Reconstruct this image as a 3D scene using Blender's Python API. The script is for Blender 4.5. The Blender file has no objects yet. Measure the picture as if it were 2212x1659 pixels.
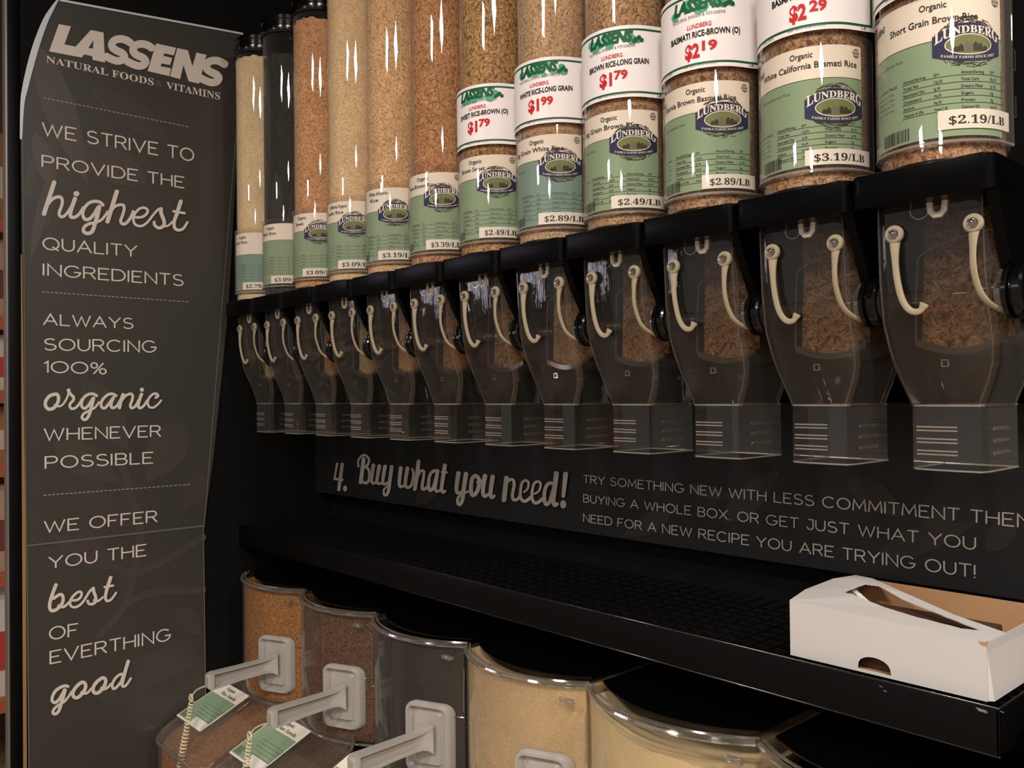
import bpy, bmesh, math, random
from mathutils import Vector, Matrix
from math import sin, cos, pi, radians, sqrt, atan2
random.seed(7)
C = bpy.context.scene.collection
E = 1.45                      # eye height above the floor; all z below are given relative to the eye

# ---------------------------------------------------------------- camera, world, lamps, exposure
FPX, W0, H0 = 1870.1, 2212.0, 1659.0
YAW, PIT, ROL = 0.73219, 0.01103, -0.01100
cF = Vector((-cos(YAW)*cos(PIT), sin(YAW)*cos(PIT), sin(PIT)))
cR = cF.cross(Vector((0, 0, 1))).normalized()
cU = cR.cross(cF)
cR, cU = cR*cos(ROL) + cU*sin(ROL), -cR*sin(ROL) + cU*cos(ROL)
cam = bpy.data.cameras.new('camera')
cam.sensor_width = 36
cam.lens = FPX/W0*36
cam.clip_start = 0.02
co = bpy.data.objects.new('camera', cam)
C.objects.link(co)
co.matrix_world = Matrix(((cR.x, cU.x, -cF.x, 0), (cR.y, cU.y, -cF.y, 0), (cR.z, cU.z, -cF.z, E), (0, 0, 0, 1)))
bpy.context.scene.camera = co

def ray(x, y):
    return cF + cR*((x - W0/2)/FPX) - cU*((y - H0/2)/FPX)
def onX(x, y, X):
    d = ray(x, y); return d*(X/d.x)
def onY(x, y, Y):
    d = ray(x, y); return d*(Y/d.y)

world = bpy.data.worlds.new('world')
bpy.context.scene.world = world
world.use_nodes = True
bg = world.node_tree.nodes['Background']
bg.inputs[0].default_value = (1.0, 0.93, 0.86, 1)
bg.inputs[1].default_value = 0.16

def lamp(x, y, z, sx, sy, power, col=(1.0, 0.915, 0.82)):
    l = bpy.data.lights.new('overhead_lamp', 'AREA')
    l.shape = 'RECTANGLE'; l.size = sx; l.size_y = sy
    l.energy = power; l.color = col
    o = bpy.data.objects.new('overhead_lamp', l)
    o.location = (x, y, z + E)
    C.objects.link(o)
    return o
lamp(-0.52, -1.66, 1.75, .34, .50, 32)
lamp(0.72, -0.70, 1.75, .46, .42, 32)
lamp(2.00, 0.68, 1.75, .60, .20, 34)
lamp(2.10, -1.92, 1.75, .50, .45, 26)
lamp(-5.2, 0.2, 1.75, .60, .60, 34)  # extra lamp, added far off so its streak stays off the tubes
lamp(-1.8, -4.6, 1.75, .60, .60, 26)  # added lamp behind the viewer, not read from any streak
lamp(1.5, -4.6, 1.75, .60, .60, 26)  # another added lamp, likewise apart from the streaks on the tubes
sc = bpy.context.scene
sc.view_settings.view_transform = 'Standard'
sc.view_settings.look = 'None'
sc.view_settings.gamma = 1
sc.view_settings.use_curve_mapping = False
sc.view_settings.exposure = 0.95
try:
    sc.cycles.transparent_max_bounces = 32
    sc.cycles.max_bounces = 10
except Exception:
    pass

# ---------------------------------------------------------------- materials
def lin(c):
    return tuple(((v/255)/12.92 if v/255 <= .04045 else ((v/255 + .055)/1.055)**2.4) for v in c)
def base(name):
    m = bpy.data.materials.new(name); m.use_nodes = True
    nt = m.node_tree
    return m, nt, nt.nodes['Principled BSDF']
def mat(name, rgb, rough=.5, metal=0, spec=.5, noise=0, scale=40, bump=0, coat=0):
    m, nt, b = base(name)
    c = lin(rgb)
    b.inputs['Base Color'].default_value = (*c, 1)
    b.inputs['Roughness'].default_value = rough
    b.inputs['Metallic'].default_value = metal
    b.inputs['Specular IOR Level'].default_value = spec
    b.inputs['Coat Weight'].default_value = coat
    if noise or bump:
        tc = nt.nodes.new('ShaderNodeTexCoord')
        n = nt.nodes.new('ShaderNodeTexNoise'); n.inputs['Scale'].default_value = scale
        n.inputs['Detail'].default_value = 4
        nt.links.new(tc.outputs['Object'], n.inputs['Vector'])
        if noise:
            r = nt.nodes.new('ShaderNodeMapRange')
            r.inputs['To Min'].default_value = 1 - noise; r.inputs['To Max'].default_value = 1 + noise
            nt.links.new(n.outputs['Fac'], r.inputs['Value'])
            mx = nt.nodes.new('ShaderNodeVectorMath'); mx.operation = 'SCALE'
            mx.inputs[0].default_value = c
            nt.links.new(r.outputs['Result'], mx.inputs['Scale'])
            nt.links.new(mx.outputs['Vector'], b.inputs['Base Color'])
        if bump:
            bp = nt.nodes.new('ShaderNodeBump'); bp.inputs['Strength'].default_value = bump
            bp.inputs['Distance'].default_value = .001
            nt.links.new(n.outputs['Fac'], bp.inputs['Height'])
            nt.links.new(bp.outputs['Normal'], b.inputs['Normal'])
    return m
def clear(name, haze=.05, tint=(.93, .91, .88), rough=.04, edge=.30, blend=.5, dust=0, boost=1.0):
    """thin clear plastic: see-through, a little milky, glossy with Fresnel"""
    m = bpy.data.materials.new(name); m.use_nodes = True
    nt = m.node_tree; nt.nodes.clear()
    N = nt.nodes.new; L = nt.links.new
    out = N('ShaderNodeOutputMaterial')
    tr = N('ShaderNodeBsdfTransparent'); tr.inputs[0].default_value = (*tint, 1)
    df = N('ShaderNodeBsdfDiffuse'); df.inputs[0].default_value = (.72, .66, .60, 1)
    m1 = N('ShaderNodeMixShader')
    lw = N('ShaderNodeLayerWeight'); lw.inputs['Blend'].default_value = blend
    mr = N('ShaderNodeMapRange'); mr.inputs['To Min'].default_value = haze; mr.inputs['To Max'].default_value = edge
    pw = N('ShaderNodeMath'); pw.operation = 'POWER'; pw.inputs[1].default_value = 2.5
    L(lw.outputs['Facing'], pw.inputs[0]); L(pw.outputs[0], mr.inputs['Value'])
    fac = mr.outputs['Result']
    if dust:
        tc = N('ShaderNodeTexCoord'); nz = N('ShaderNodeTexNoise'); nz.inputs['Scale'].default_value = 900
        nz.inputs['Detail'].default_value = 2
        L(tc.outputs['Object'], nz.inputs['Vector'])
        rr = N('ShaderNodeMapRange'); rr.inputs['From Min'].default_value = .62; rr.inputs['From Max'].default_value = .75
        rr.inputs['To Max'].default_value = dust
        L(nz.outputs['Fac'], rr.inputs['Value'])
        ad = N('ShaderNodeMath'); ad.operation = 'ADD'
        L(rr.outputs['Result'], ad.inputs[0]); L(fac, ad.inputs[1]); fac = ad.outputs[0]
    L(fac, m1.inputs[0]); L(tr.outputs[0], m1.inputs[1]); L(df.outputs[0], m1.inputs[2])
    gl = N('ShaderNodeBsdfGlossy'); gl.inputs['Roughness'].default_value = rough
    lf = N('ShaderNodeLayerWeight'); lf.inputs['Blend'].default_value = .5
    p5 = N('ShaderNodeMath'); p5.operation = 'POWER'; p5.inputs[1].default_value = 5
    L(lf.outputs['Facing'], p5.inputs[0])
    fm = N('ShaderNodeMapRange'); fm.inputs['To Min'].default_value = min(.95, .042*boost); fm.inputs['To Max'].default_value = .9
    L(p5.outputs[0], fm.inputs['Value'])
    if 'moulded' in name:
        tcw = N('ShaderNodeTexCoord'); mpw = N('ShaderNodeVectorMath'); mpw.operation = 'MULTIPLY'; mpw.inputs[1].default_value = (220, 220, 22)
        L(tcw.outputs['Object'], mpw.inputs[0])
        nzw = N('ShaderNodeTexNoise'); nzw.inputs['Scale'].default_value = 1; nzw.inputs['Detail'].default_value = 2
        L(mpw.outputs[0], nzw.inputs['Vector'])
        bpw = N('ShaderNodeBump'); bpw.inputs['Strength'].default_value = .25; bpw.inputs['Distance'].default_value = .0006
        L(nzw.outputs['Fac'], bpw.inputs['Height']); L(bpw.outputs[0], gl.inputs['Normal'])
    m2 = N('ShaderNodeMixShader')
    L(fm.outputs[0], m2.inputs[0]); L(m1.outputs[0], m2.inputs[1]); L(gl.outputs[0], m2.inputs[2])
    L(m2.outputs[0], out.inputs[0])
    return m
def grain(name, a, b_, dark, scale=210, stretch=.36, bump=.6, gap=.10, rough=.55, fine=False):
    """loose grain: cells in three tones with dark gaps and relief"""
    m, nt, b = base(name)
    N = nt.nodes.new; L = nt.links.new
    tc = N('ShaderNodeTexCoord')
    nz = N('ShaderNodeTexNoise'); nz.inputs['Scale'].default_value = 60
    L(tc.outputs['Object'], nz.inputs['Vector'])
    ad = N('ShaderNodeMixRGB'); ad.blend_type = 'LINEAR_LIGHT'; ad.inputs[0].default_value = .012
    L(tc.outputs['Object'], ad.inputs[1]); L(nz.outputs['Color'], ad.inputs[2])
    hcur = ccur = None
    for rot in ((.25, -.9, .3), (-.3, .15, 1.1), (.2, 1.15, -.5)):      # three layers of kernels lying different ways, the highest shows
        mr_ = N('ShaderNodeVectorRotate'); mr_.rotation_type = 'EULER_XYZ'; mr_.inputs['Rotation'].default_value = rot
        L(ad.outputs[0], mr_.inputs['Vector'])
        mp = N('ShaderNodeVectorMath'); mp.operation = 'MULTIPLY'; mp.inputs[1].default_value = (1, 1, stretch)
        L(mr_.outputs[0], mp.inputs[0])
        v = N('ShaderNodeTexVoronoi'); v.inputs['Scale'].default_value = scale
        L(mp.outputs[0], v.inputs['Vector'])
        sep = N('ShaderNodeSeparateColor'); L(v.outputs['Color'], sep.inputs[0])
        h = N('ShaderNodeMath'); h.operation = 'MULTIPLY_ADD'; h.inputs[1].default_value = -1.15; h.inputs[2].default_value = 1
        L(v.outputs['Distance'], h.inputs[0])
        hh = N('ShaderNodeMath'); hh.operation = 'MULTIPLY_ADD'; hh.inputs[1].default_value = .30
        L(sep.outputs[1], hh.inputs[0]); L(h.outputs[0], hh.inputs[2])
        if hcur is None: hcur, ccur = hh.outputs[0], sep.outputs[0]
        else:
            gt = N('ShaderNodeMath'); gt.operation = 'GREATER_THAN'; L(hh.outputs[0], gt.inputs[0]); L(hcur, gt.inputs[1])
            mxh = N('ShaderNodeMath'); mxh.operation = 'MAXIMUM'; L(hh.outputs[0], mxh.inputs[0]); L(hcur, mxh.inputs[1])
            mc = N('ShaderNodeMix'); mc.data_type = 'FLOAT'; L(gt.outputs[0], mc.inputs[0]); L(ccur, mc.inputs[2]); L(sep.outputs[0], mc.inputs[3])
            hcur, ccur = mxh.outputs[0], mc.outputs[0]
    mx = N('ShaderNodeMixRGB'); mx.inputs[1].default_value = (*lin(a), 1); mx.inputs[2].default_value = (*lin(b_), 1)
    L(ccur, mx.inputs[0])
    big = N('ShaderNodeTexNoise'); big.inputs['Scale'].default_value = 14; big.inputs['Detail'].default_value = 3
    L(tc.outputs['Object'], big.inputs['Vector'])
    br = N('ShaderNodeMapRange'); br.inputs['From Min'].default_value = .3; br.inputs['From Max'].default_value = .7
    br.inputs['To Min'].default_value = .88; br.inputs['To Max'].default_value = 1.1
    L(big.outputs['Fac'], br.inputs['Value'])
    sc_ = N('ShaderNodeVectorMath'); sc_.operation = 'SCALE'
    L(mx.outputs[0], sc_.inputs[0]); L(br.outputs[0], sc_.inputs['Scale'])
    er = N('ShaderNodeMapRange'); er.inputs['From Min'].default_value = .56 - gap; er.inputs['From Max'].default_value = .88; er.clamp = True
    L(hcur, er.inputs['Value'])
    m2 = N('ShaderNodeMixRGB'); m2.inputs[1].default_value = (*lin(dark), 1)
    L(er.outputs[0], m2.inputs[0]); L(sc_.outputs['Vector'], m2.inputs[2])
    L(m2.outputs[0], b.inputs['Base Color'])
    b.inputs['Roughness'].default_value = rough
    b.inputs['Specular IOR Level'].default_value = .3
    bp = N('ShaderNodeBump'); bp.inputs['Strength'].default_value = bump; bp.inputs['Distance'].default_value = .0015
    L(hcur, bp.inputs['Height']); L(bp.outputs[0], b.inputs['Normal'])
    return m

M = {}
M['black'] = mat('black_painted_steel', (7, 7, 8), .42, spec=.12, noise=.15, scale=60)
M['blackmatte'] = mat('black_matte_panel', (9, 9, 10), .75, spec=.15)
M['blackgloss'] = mat('black_glossy_plastic', (6, 6, 7), .16, spec=.4)
M['blackcollar'] = mat('black_moulded_plastic', (4, 4, 5), .28, spec=.10)
M['blackedge'] = mat('black_polished_edge', (10, 10, 11), .16, spec=.9)
M['blackrail'] = mat('black_plastic', (12, 12, 13), .45, spec=.3)
M['chip'] = mat('chipped_paint', (120, 118, 112), .6)
M['sign'] = mat('dark_taupe_printed_board', (62, 59, 55), .34, spec=.4, noise=.10, scale=3)
M['leafA'] = mat('printed_leaf_grey', (69, 65, 61), .34, spec=.4)
M['leafB'] = mat('printed_leaf_plum', (68, 60, 59), .34, spec=.4)
M['leafC'] = mat('printed_leaf_pale', (76, 71, 67), .34, spec=.4)
M['sleafA'] = mat('printed_leaf_charcoal', (37, 34, 32), .5, spec=.2)
M['sign2'] = mat('charcoal_printed_board', (26, 26, 26), .5, spec=.2, noise=.08, scale=3)
M['ink'] = mat('pale_lettering', (212, 203, 194), .5, spec=.3)
M['ink2'] = mat('pale_grey_lettering', (150, 143, 136), .5, spec=.3)
M['inkdim'] = mat('dim_lettering', (96, 92, 84), .5, spec=.3)
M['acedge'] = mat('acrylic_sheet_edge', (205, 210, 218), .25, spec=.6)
M['wood'] = mat('particle_board_edge', (150, 112, 70), .7, noise=.15, scale=90)
M['clear'] = clear('clear_acrylic_tube', .02, edge=.30, blend=.45, rough=.015)
M['clearsleeve'] = clear('clear_label_sleeve', .015, edge=.35, blend=.4, rough=.02)
M['clearbody'] = clear('shade_tinted_moulded_plastic', .012, tint=(.50, .475, .45), edge=.16, blend=.5, boost=1.5, rough=.02)  # dark tint stands in for the shade over the chamber rice
M['clearspout'] = clear('clear_spout_plastic', .008, edge=.14, blend=.5, boost=1.5, dust=.05, rough=.03)
M['clearrib'] = clear('clear_rib_plastic', .03, edge=.28, blend=.5, boost=6, rough=.05)
M['clearridge'] = clear('highlight_edge_plastic', .30, edge=.50, blend=.5, boost=7, rough=.12)  # milky tone stands in for bright highlights on the ridges and lips
M['clearseam'] = clear('clear_seam_plastic', .03, edge=.16, blend=.5, boost=1.5, rough=.05)
M['clearbin'] = clear('clear_bin_plastic', .015, edge=.18, blend=.5, boost=1.4, rough=.02)
M['clearrim'] = clear('clear_bin_rim', .06, edge=.30, blend=.6, boost=9, rough=.07)
M['smoke'] = clear('smoked_lid_plastic', .02, tint=(.10, .10, .10), edge=.06, blend=.5)
M['strap'] = mat('cream_rubber', (164, 151, 128), .55, spec=.3)
M['whiteplastic'] = mat('white_plastic', (222, 214, 200), .4)
M['greyplastic'] = mat('light_grey_plastic', (168, 163, 157), .42, spec=.4, noise=.03, scale=30)
M['cord'] = mat('cream_coiled_cord', (214, 204, 170), .45)
M['paper'] = mat('label_paper', (250, 240, 228), .6, spec=.2)
M['salepaper'] = mat('white_card_paper', (246, 238, 238), .6, spec=.2)
M['sticker'] = mat('white_sticker', (244, 236, 226), .5, spec=.2)
M['green'] = mat('sage_green_print', (148, 172, 142), .5, spec=.2)
M['green2'] = mat('bluish_green_print', (132, 160, 152), .5, spec=.2)
M['dgreen'] = mat('dark_green_print', (22, 92, 62), .5, spec=.2)
M['mgreen'] = mat('leaf_green_print', (90, 170, 130), .5, spec=.2)
M['navy'] = mat('navy_print', (36, 42, 82), .5, spec=.2)
M['olive'] = mat('olive_print', (122, 134, 84), .5, spec=.2)
M['umber'] = mat('umber_print', (62, 54, 38), .5, spec=.2)
M['inkblack'] = mat('black_print', (34, 30, 28), .5, spec=.2)
M['inkgreen'] = mat('faded_print', (84, 108, 82), .5, spec=.2)
M['inkgrey'] = mat('grey_print', (120, 112, 104), .5, spec=.2)
M['red'] = mat('red_print', (200, 34, 44), .5, spec=.2)
M['card'] = mat('white_cardboard', (203, 198, 196), .65, spec=.2, noise=.03, scale=25, bump=.08)
M['kraft'] = mat('kraft_cardboard', (176, 136, 100), .75, spec=.1, noise=.06, scale=60, bump=.1)
M['tie'] = mat('brown_tie_strip', (70, 48, 34), .5)
M['floor'] = mat('beige_floor_tile', (150, 128, 104), .35, noise=.08, scale=2)
M['ceil'] = mat('dark_store_ceiling', (70, 58, 48), .8)
M['orange'] = mat('orange_shelf_edge', (190, 96, 62), .5)

RC = [((238, 214, 172), (246, 228, 192), (214, 184, 140)),
      ((30, 26, 26), (46, 40, 38), (9, 9, 9)),
      ((214, 156, 108), (236, 188, 142), (166, 112, 70)),
      ((238, 204, 160), (248, 222, 184), (208, 170, 124)),
      ((228, 184, 134), (246, 212, 168), (180, 134, 88)),
      ((190, 132, 84), (222, 168, 120), (132, 84, 48)),
      ((180, 134, 78), (220, 178, 120), (108, 72, 36)),
      ((200, 164, 124), (226, 194, 158), (152, 114, 80)),
      ((186, 144, 100), (216, 178, 138), (122, 84, 52)),
      ((170, 126, 86), (206, 166, 124), (98, 64, 38)),
      ((176, 132, 90), (210, 170, 128), (98, 64, 38)),
      ((162, 116, 76), (202, 158, 114), (88, 54, 32))]
RICE = [grain('rice_grain_%s' % n, *RC[i], scale=[330, 300, 300, 320, 290, 270, 250, 330, 260, 250, 250, 235][i])
        for i, n in enumerate(['cream', 'black', 'rose', 'pale', 'round', 'tan', 'golden', 'white_long', 'brown_long',
                               'brown_basmati', 'white_basmati', 'brown_short'])]
BINM = [grain('brown_sugar_crumb', (168, 108, 48), (196, 138, 74), (110, 66, 26), scale=300, stretch=.6, bump=.9, gap=.05),
        grain('dark_brown_crumb', (92, 56, 38), (128, 84, 58), (44, 26, 18), scale=300, stretch=.55, bump=.9, gap=.05),
        grain('black_seed', (20, 20, 22), (34, 34, 36), (6, 6, 6), scale=300, stretch=1),
        grain('pale_beige_grain', (206, 178, 138), (218, 192, 154), (176, 144, 100), scale=800, stretch=.9, gap=.12, bump=.35),
        grain('cream_flour_grain', (222, 198, 152), (230, 208, 166), (206, 178, 130), scale=900, stretch=.9, gap=.16, bump=.15),
        grain('dark_grain', (30, 26, 22), (44, 38, 32), (10, 9, 8), scale=300, stretch=1)]

# ---------------------------------------------------------------- mesh helpers (z relative to the eye)
class MB:
    def __init__(s): s.v = []; s.f = []; s.sm = []
    def add(s, vs, fs, smooth=False):
        n = len(s.v); s.v += [tuple(v) for v in vs]
        s.f += [tuple(i + n for i in f) for f in fs]; s.sm += [smooth]*len(fs)
        return s
    def box(s, x0, x1, y0, y1, z0, z1):
        return s.add([(x0, y0, z0), (x1, y0, z0), (x1, y1, z0), (x0, y1, z0), (x0, y0, z1), (x1, y0, z1), (x1, y1, z1), (x0, y1, z1)],
                     [(0, 3, 2, 1), (4, 5, 6, 7), (0, 1, 5, 4), (1, 2, 6, 5), (2, 3, 7, 6), (3, 0, 4, 7)])
    def bbox(s, x0, x1, y0, y1, z0, z1, b=.002, seg=2):
        bm = bmesh.new()
        bmesh.ops.create_cube(bm, size=1)
        for v in bm.verts:
            v.co = Vector(((x0 + x1)/2 + v.co.x*(x1 - x0), (y0 + y1)/2 + v.co.y*(y1 - y0), (z0 + z1)/2 + v.co.z*(z1 - z0)))
        bmesh.ops.bevel(bm, geom=bm.edges[:], offset=b, segments=seg, affect='EDGES', profile=.5)
        bm.verts.ensure_lookup_table()
        s.add([v.co for v in bm.verts], [[v.index for v in f.verts] for f in bm.faces], True)
        bm.free(); return s
    def loft(s, secs, cap0=True, cap1=True, smooth=True):
        n = len(secs[0]); vs = [p for q in secs for p in q]; fs = []
        for k in range(len(secs) - 1):
            for i in range(n):
                j = (i + 1) % n
                fs.append((k*n + i, k*n + j, (k + 1)*n + j, (k + 1)*n + i))
        s.add(vs, fs, smooth); m = len(s.v) - len(vs)
        if cap0: s.f.append(tuple(m + i for i in reversed(range(n)))); s.sm.append(False)
        if cap1: s.f.append(tuple(m + (len(secs) - 1)*n + i for i in range(n))); s.sm.append(False)
        return s
    def lathe(s, prof, c=(0, 0, 0), axis='z', n=40, smooth=True, cap0=False, cap1=False):
        secs = []
        for r, h in prof:
            ring = []
            for i in range(n):
                a = 2*pi*i/n
                if axis == 'z': ring.append((c[0] + r*cos(a), c[1] + r*sin(a), c[2] + h))
                elif axis == 'x': ring.append((c[0] + h, c[1] + r*cos(a), c[2] + r*sin(a)))
                else: ring.append((c[0] + r*sin(a), c[1] + h, c[2] + r*cos(a)))
            secs.append(ring)
        return s.loft(secs, cap0, cap1, smooth)
    def tube(s, pts, r, n=8, cap=True, flat=None):
        P = [Vector(p) for p in pts]; rs = r if isinstance(r, (list, tuple)) else [r]*len(P)
        secs = []; up = Vector((0, 0, 1)); prev = None
        for i, p in enumerate(P):
            t = (P[min(i + 1, len(P) - 1)] - P[max(i - 1, 0)]).normalized()
            if prev is None:
                a = t.cross(up)
                if a.length < 1e-3: a = t.cross(Vector((1, 0, 0)))
                a.normalize()
            else:
                a = prev - t*prev.dot(t)
                a = a.normalized() if a.length > 1e-6 else t.orthogonal().normalized()
            prev = a; b = t.cross(a)
            fl = 1 if flat is None else flat
            secs.append([p + (a*cos(2*pi*k/n) + b*sin(2*pi*k/n)*fl)*rs[i] for k in range(n)])
        return s.loft(secs, cap, cap, True)
    def extrude_poly(s, poly, fn0, fn1, smooth=False):
        a = [fn0(p) for p in poly]; b = [fn1(p) for p in poly]
        return s.loft([a, b], True, True, smooth)

def autosmooth(me, ang=35):
    bm = bmesh.new(); bm.from_mesh(me)
    bmesh.ops.recalc_face_normals(bm, faces=bm.faces[:])
    ca = radians(ang)
    for e in bm.edges:
        if len(e.link_faces) == 2 and e.calc_face_angle(0) > ca: e.smooth = False
    bm.to_mesh(me); bm.free()

def mk(name, mb, m, parent=None, label=None, sharp=35, kind=None):
    me = bpy.data.meshes.new(name)
    if isinstance(mb, MB):
        me.from_pydata(mb.v, [], mb.f)
        me.polygons.foreach_set('use_smooth', mb.sm)
        autosmooth(me, sharp)
    else:
        me.from_pydata(mb[0], [], mb[1])
    me.materials.append(m)
    me.update()
    o = bpy.data.objects.new(name, me); C.objects.link(o)
    if parent is not None:
        o.parent = parent
        off = parent.get('_o')
        if off is not None:
            me.transform(Matrix.Translation(-Vector(off)))
            o['_o'] = list(off)
    else:
        o.location = (0, 0, E)
    if label: o['label'] = label
    if kind: o['kind'] = kind
    return o
def thing(name, label, cat, at, group=None):
    o = bpy.data.objects.new(name, None); C.objects.link(o)
    o.empty_display_size = .05
    o.location = (at[0], at[1], at[2] + E)
    o['_o'] = list(at)
    o['label'] = label; o['category'] = cat
    if group: o['group'] = group
    return o
def struct(name, mb, m):
    o = mk(name, mb, m); o['kind'] = 'structure'; return o

def rrect(x0, x1, y0, y1, r, n=5):
    pts = []
    for cx, cy, a0 in ((x1 - r, y0 + r, -90), (x1 - r, y1 - r, 0), (x0 + r, y1 - r, 90), (x0 + r, y0 + r, 180)):
        for k in range(n + 1):
            a = radians(a0 + 90*k/n); pts.append((cx + r*cos(a), cy + r*sin(a)))
    return pts
def cat(pts, n=6, closed=False):
    """Catmull-Rom through the points"""
    P = [Vector(p) for p in pts]; out = []; m = len(P)
    rng = range(m) if closed else range(m - 1)
    for i in rng:
        if closed: a, b, c, d = P[(i - 1) % m], P[i], P[(i + 1) % m], P[(i + 2) % m]
        else: a, b, c, d = P[max(i - 1, 0)], P[i], P[i + 1], P[min(i + 2, m - 1)]
        for k in range(n):
            t = k/n
            out.append(.5*((2*b) + (c - a)*t + (2*a - 5*b + 4*c - d)*t*t + (3*b - a - 3*c + d)*t**3))
    if not closed: out.append(P[-1])
    return out

# ---------------------------------------------------------------- lettering
def arc(cx, cy, rx, ry, a0, a1, n=10):
    return [(cx + rx*cos(radians(a0 + (a1 - a0)*k/n)), cy + ry*sin(radians(a0 + (a1 - a0)*k/n))) for k in range(n + 1)]
G = {  # wide single-weight capitals, cap height 1: width, strokes
 'A': (.92, [[(0, 0), (.46, 1), (.92, 0)], [(.17, .34), (.75, .34)]]),
 'B': (.72, [[(0, 0), (0, 1), (.42, 1)] + arc(.42, .76, .24, .24, 90, -90)[1:] + [(0, .52)], [(.42, .52)] + arc(.44, .26, .28, .26, 90, -90)[1:] + [(0, 0)]]),
 'C': (.95, [arc(.5, .5, .5, .5, 45, 315, 18)]),
 'D': (.86, [[(0, 0), (0, 1), (.38, 1)] + arc(.38, .5, .48, .5, 90, -90, 14)[1:] + [(0, 0)]]),
 'E': (.66, [[(.66, 1), (0, 1), (0, 0), (.66, 0)], [(0, .52), (.52, .52)]]),
 'F': (.64, [[(.64, 1), (0, 1), (0, 0)], [(0, .5), (.5, .5)]]),
 'G': (.98, [arc(.5, .5, .5, .5, 45, 340, 18) + [(.98, .45), (.62, .45)]]),
 'H': (.78, [[(0, 0), (0, 1)], [(.78, 0), (.78, 1)], [(0, .52), (.78, .52)]]),
 'I': (.0, [[(0, 0), (0, 1)]]),
 'J': (.5, [[(.5, 1)] + arc(.25, .25, .25, .25, 0, -180, 8) + [], [(.1, 1), (.5, 1)]]),
 'L': (.62, [[(0, 1), (0, 0), (.62, 0)]]),
 'M': (.98, [[(0, 0), (.08, 1), (.49, .2), (.9, 1), (.98, 0)]]),
 'N': (.8, [[(0, 0), (0, 1), (.8, 0), (.8, 1)]]),
 'O': (1.0, [arc(.5, .5, .5, .5, 0, 360, 24)]),
 'P': (.7, [[(0, 0), (0, 1), (.42, 1)] + arc(.42, .73, .27, .27, 90, -90)[1:] + [(0, .46)]]),
 'Q': (1.0, [arc(.5, .5, .5, .5, 0, 360, 24), [(.6, .25), (.98, -.04)]]),
 'R': (.74, [[(0, 0), (0, 1), (.44, 1)] + arc(.44, .74, .26, .26, 90, -90)[1:] + [(0, .48)], [(.4, .48), (.74, 0)]]),
 'S': (.72, [arc(.36, .76, .32, .24, 40, 255, 12) + arc(.36, .26, .36, .26, 75, -150, 12)]),
 'T': (.74, [[(0, 1), (.74, 1)], [(.37, 1), (.37, 0)]]),
 'U': (.76, [[(0, 1)] + arc(.38, .38, .38, .38, 180, 360, 14) + [(.76, 1)]]),
 'V': (.88, [[(0, 1), (.44, 0), (.88, 1)]]),
 'W': (1.25, [[(0, 1), (.32, 0), (.625, .9), (.93, 0), (1.25, 1)]]),
 'X': (.8, [[(0, 0), (.8, 1)], [(0, 1), (.8, 0)]]),
 'Y': (.84, [[(0, 1), (.42, .45), (.84, 1)], [(.42, .45), (.42, 0)]]),
 '1': (.22, [[(0, .8), (.22, 1), (.22, 0)]]),
 '0': (1.1, [arc(.55, .5, .55, .5, 0, 360, 24)]),
 '%': (1.05, [arc(.22, .76, .22, .24, 0, 360, 14), arc(.83, .24, .22, .24, 0, 360, 14), [(.86, 1), (.2, 0)]]),
 '!': (.0, [[(0, 1), (0, .25)], [(0, .04), (0, -.01)]]),
 '.': (.0, [[(0, .04), (0, -.02)]]),
 ' ': (.28, []),
}
def ribbon(P, w, w2=None):
    """flat strip of width w along 2-D points, round-ish ends and mitred turns; w may be a list"""
    P = [Vector((p[0], p[1])) for p in P]
    Q = [P[0]]
    for p in P[1:]:
        if (p - Q[-1]).length > 1e-7: Q.append(p)
    P = Q; n = len(P)
    closed = n > 3 and (P[0] - P[-1]).length < 1e-5
    ws = w if isinstance(w, (list, tuple)) else [w]*n
    if len(ws) != n: ws = [ws[0] + (ws[-1] - ws[0])*i/max(1, n - 1) for i in range(n)]
    V = []; F = []
    for i in range(n):
        if closed:
            a = P[i] - P[i - 1 if i > 0 else n - 2]; b = P[(i + 1) if i < n - 1 else 1] - P[i]
        else:
            a = P[i] - P[i - 1] if i > 0 else P[1] - P[0]
            b = P[i + 1] - P[i] if i < n - 1 else a
        a = a.normalized(); b = b.normalized()
        na, nb = Vector((-a.y, a.x)), Vector((-b.y, b.x))
        m = na + nb
        if m.length < .15: m = nb.copy()
        m.normalize(); k = 1/max(.45, m.dot(nb))
        V += [P[i] + m*(ws[i]/2*k), P[i] - m*(ws[i]/2*k)]
    for i in range(n - 1): F.append((2*i, 2*i + 1, 2*i + 3, 2*i + 2))
    if not closed and n > 1:
        for e, s_ in ((0, -1), (n - 1, 1)):
            d = ((P[1] - P[0]) if e == 0 else (P[-1] - P[-2])).normalized()*s_
            base_ = len(V); r = ws[e]/2; N = Vector((-d.y, d.x))
            pts = [P[e] + d*(r*.7*cos(a)) + N*(r*sin(a)) for a in [radians(x) for x in (-90, -45, 0, 45, 90)]]
            V += pts; F.append(tuple(base_ + k for k in range(5)))
    return V, F
def stroke_text(s, track=.26, w=.105):
    x = 0; V = []; F = []; li = 0
    for ch in s:
        wd, st = G[ch]; li = 0
        for g in st:
            v, f = ribbon([(x + p[0], p[1]) for p in g], w)
            n = len(V); V += [Vector((q.x, q.y, li + .000005*(k//2))) for k, q in enumerate(v)]; F += [tuple(i + n for i in q) for q in f]; li += .0001
        x += wd + track + (.04 if wd < .1 else 0)
    return V, F, x - track
_tc = {}
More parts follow.
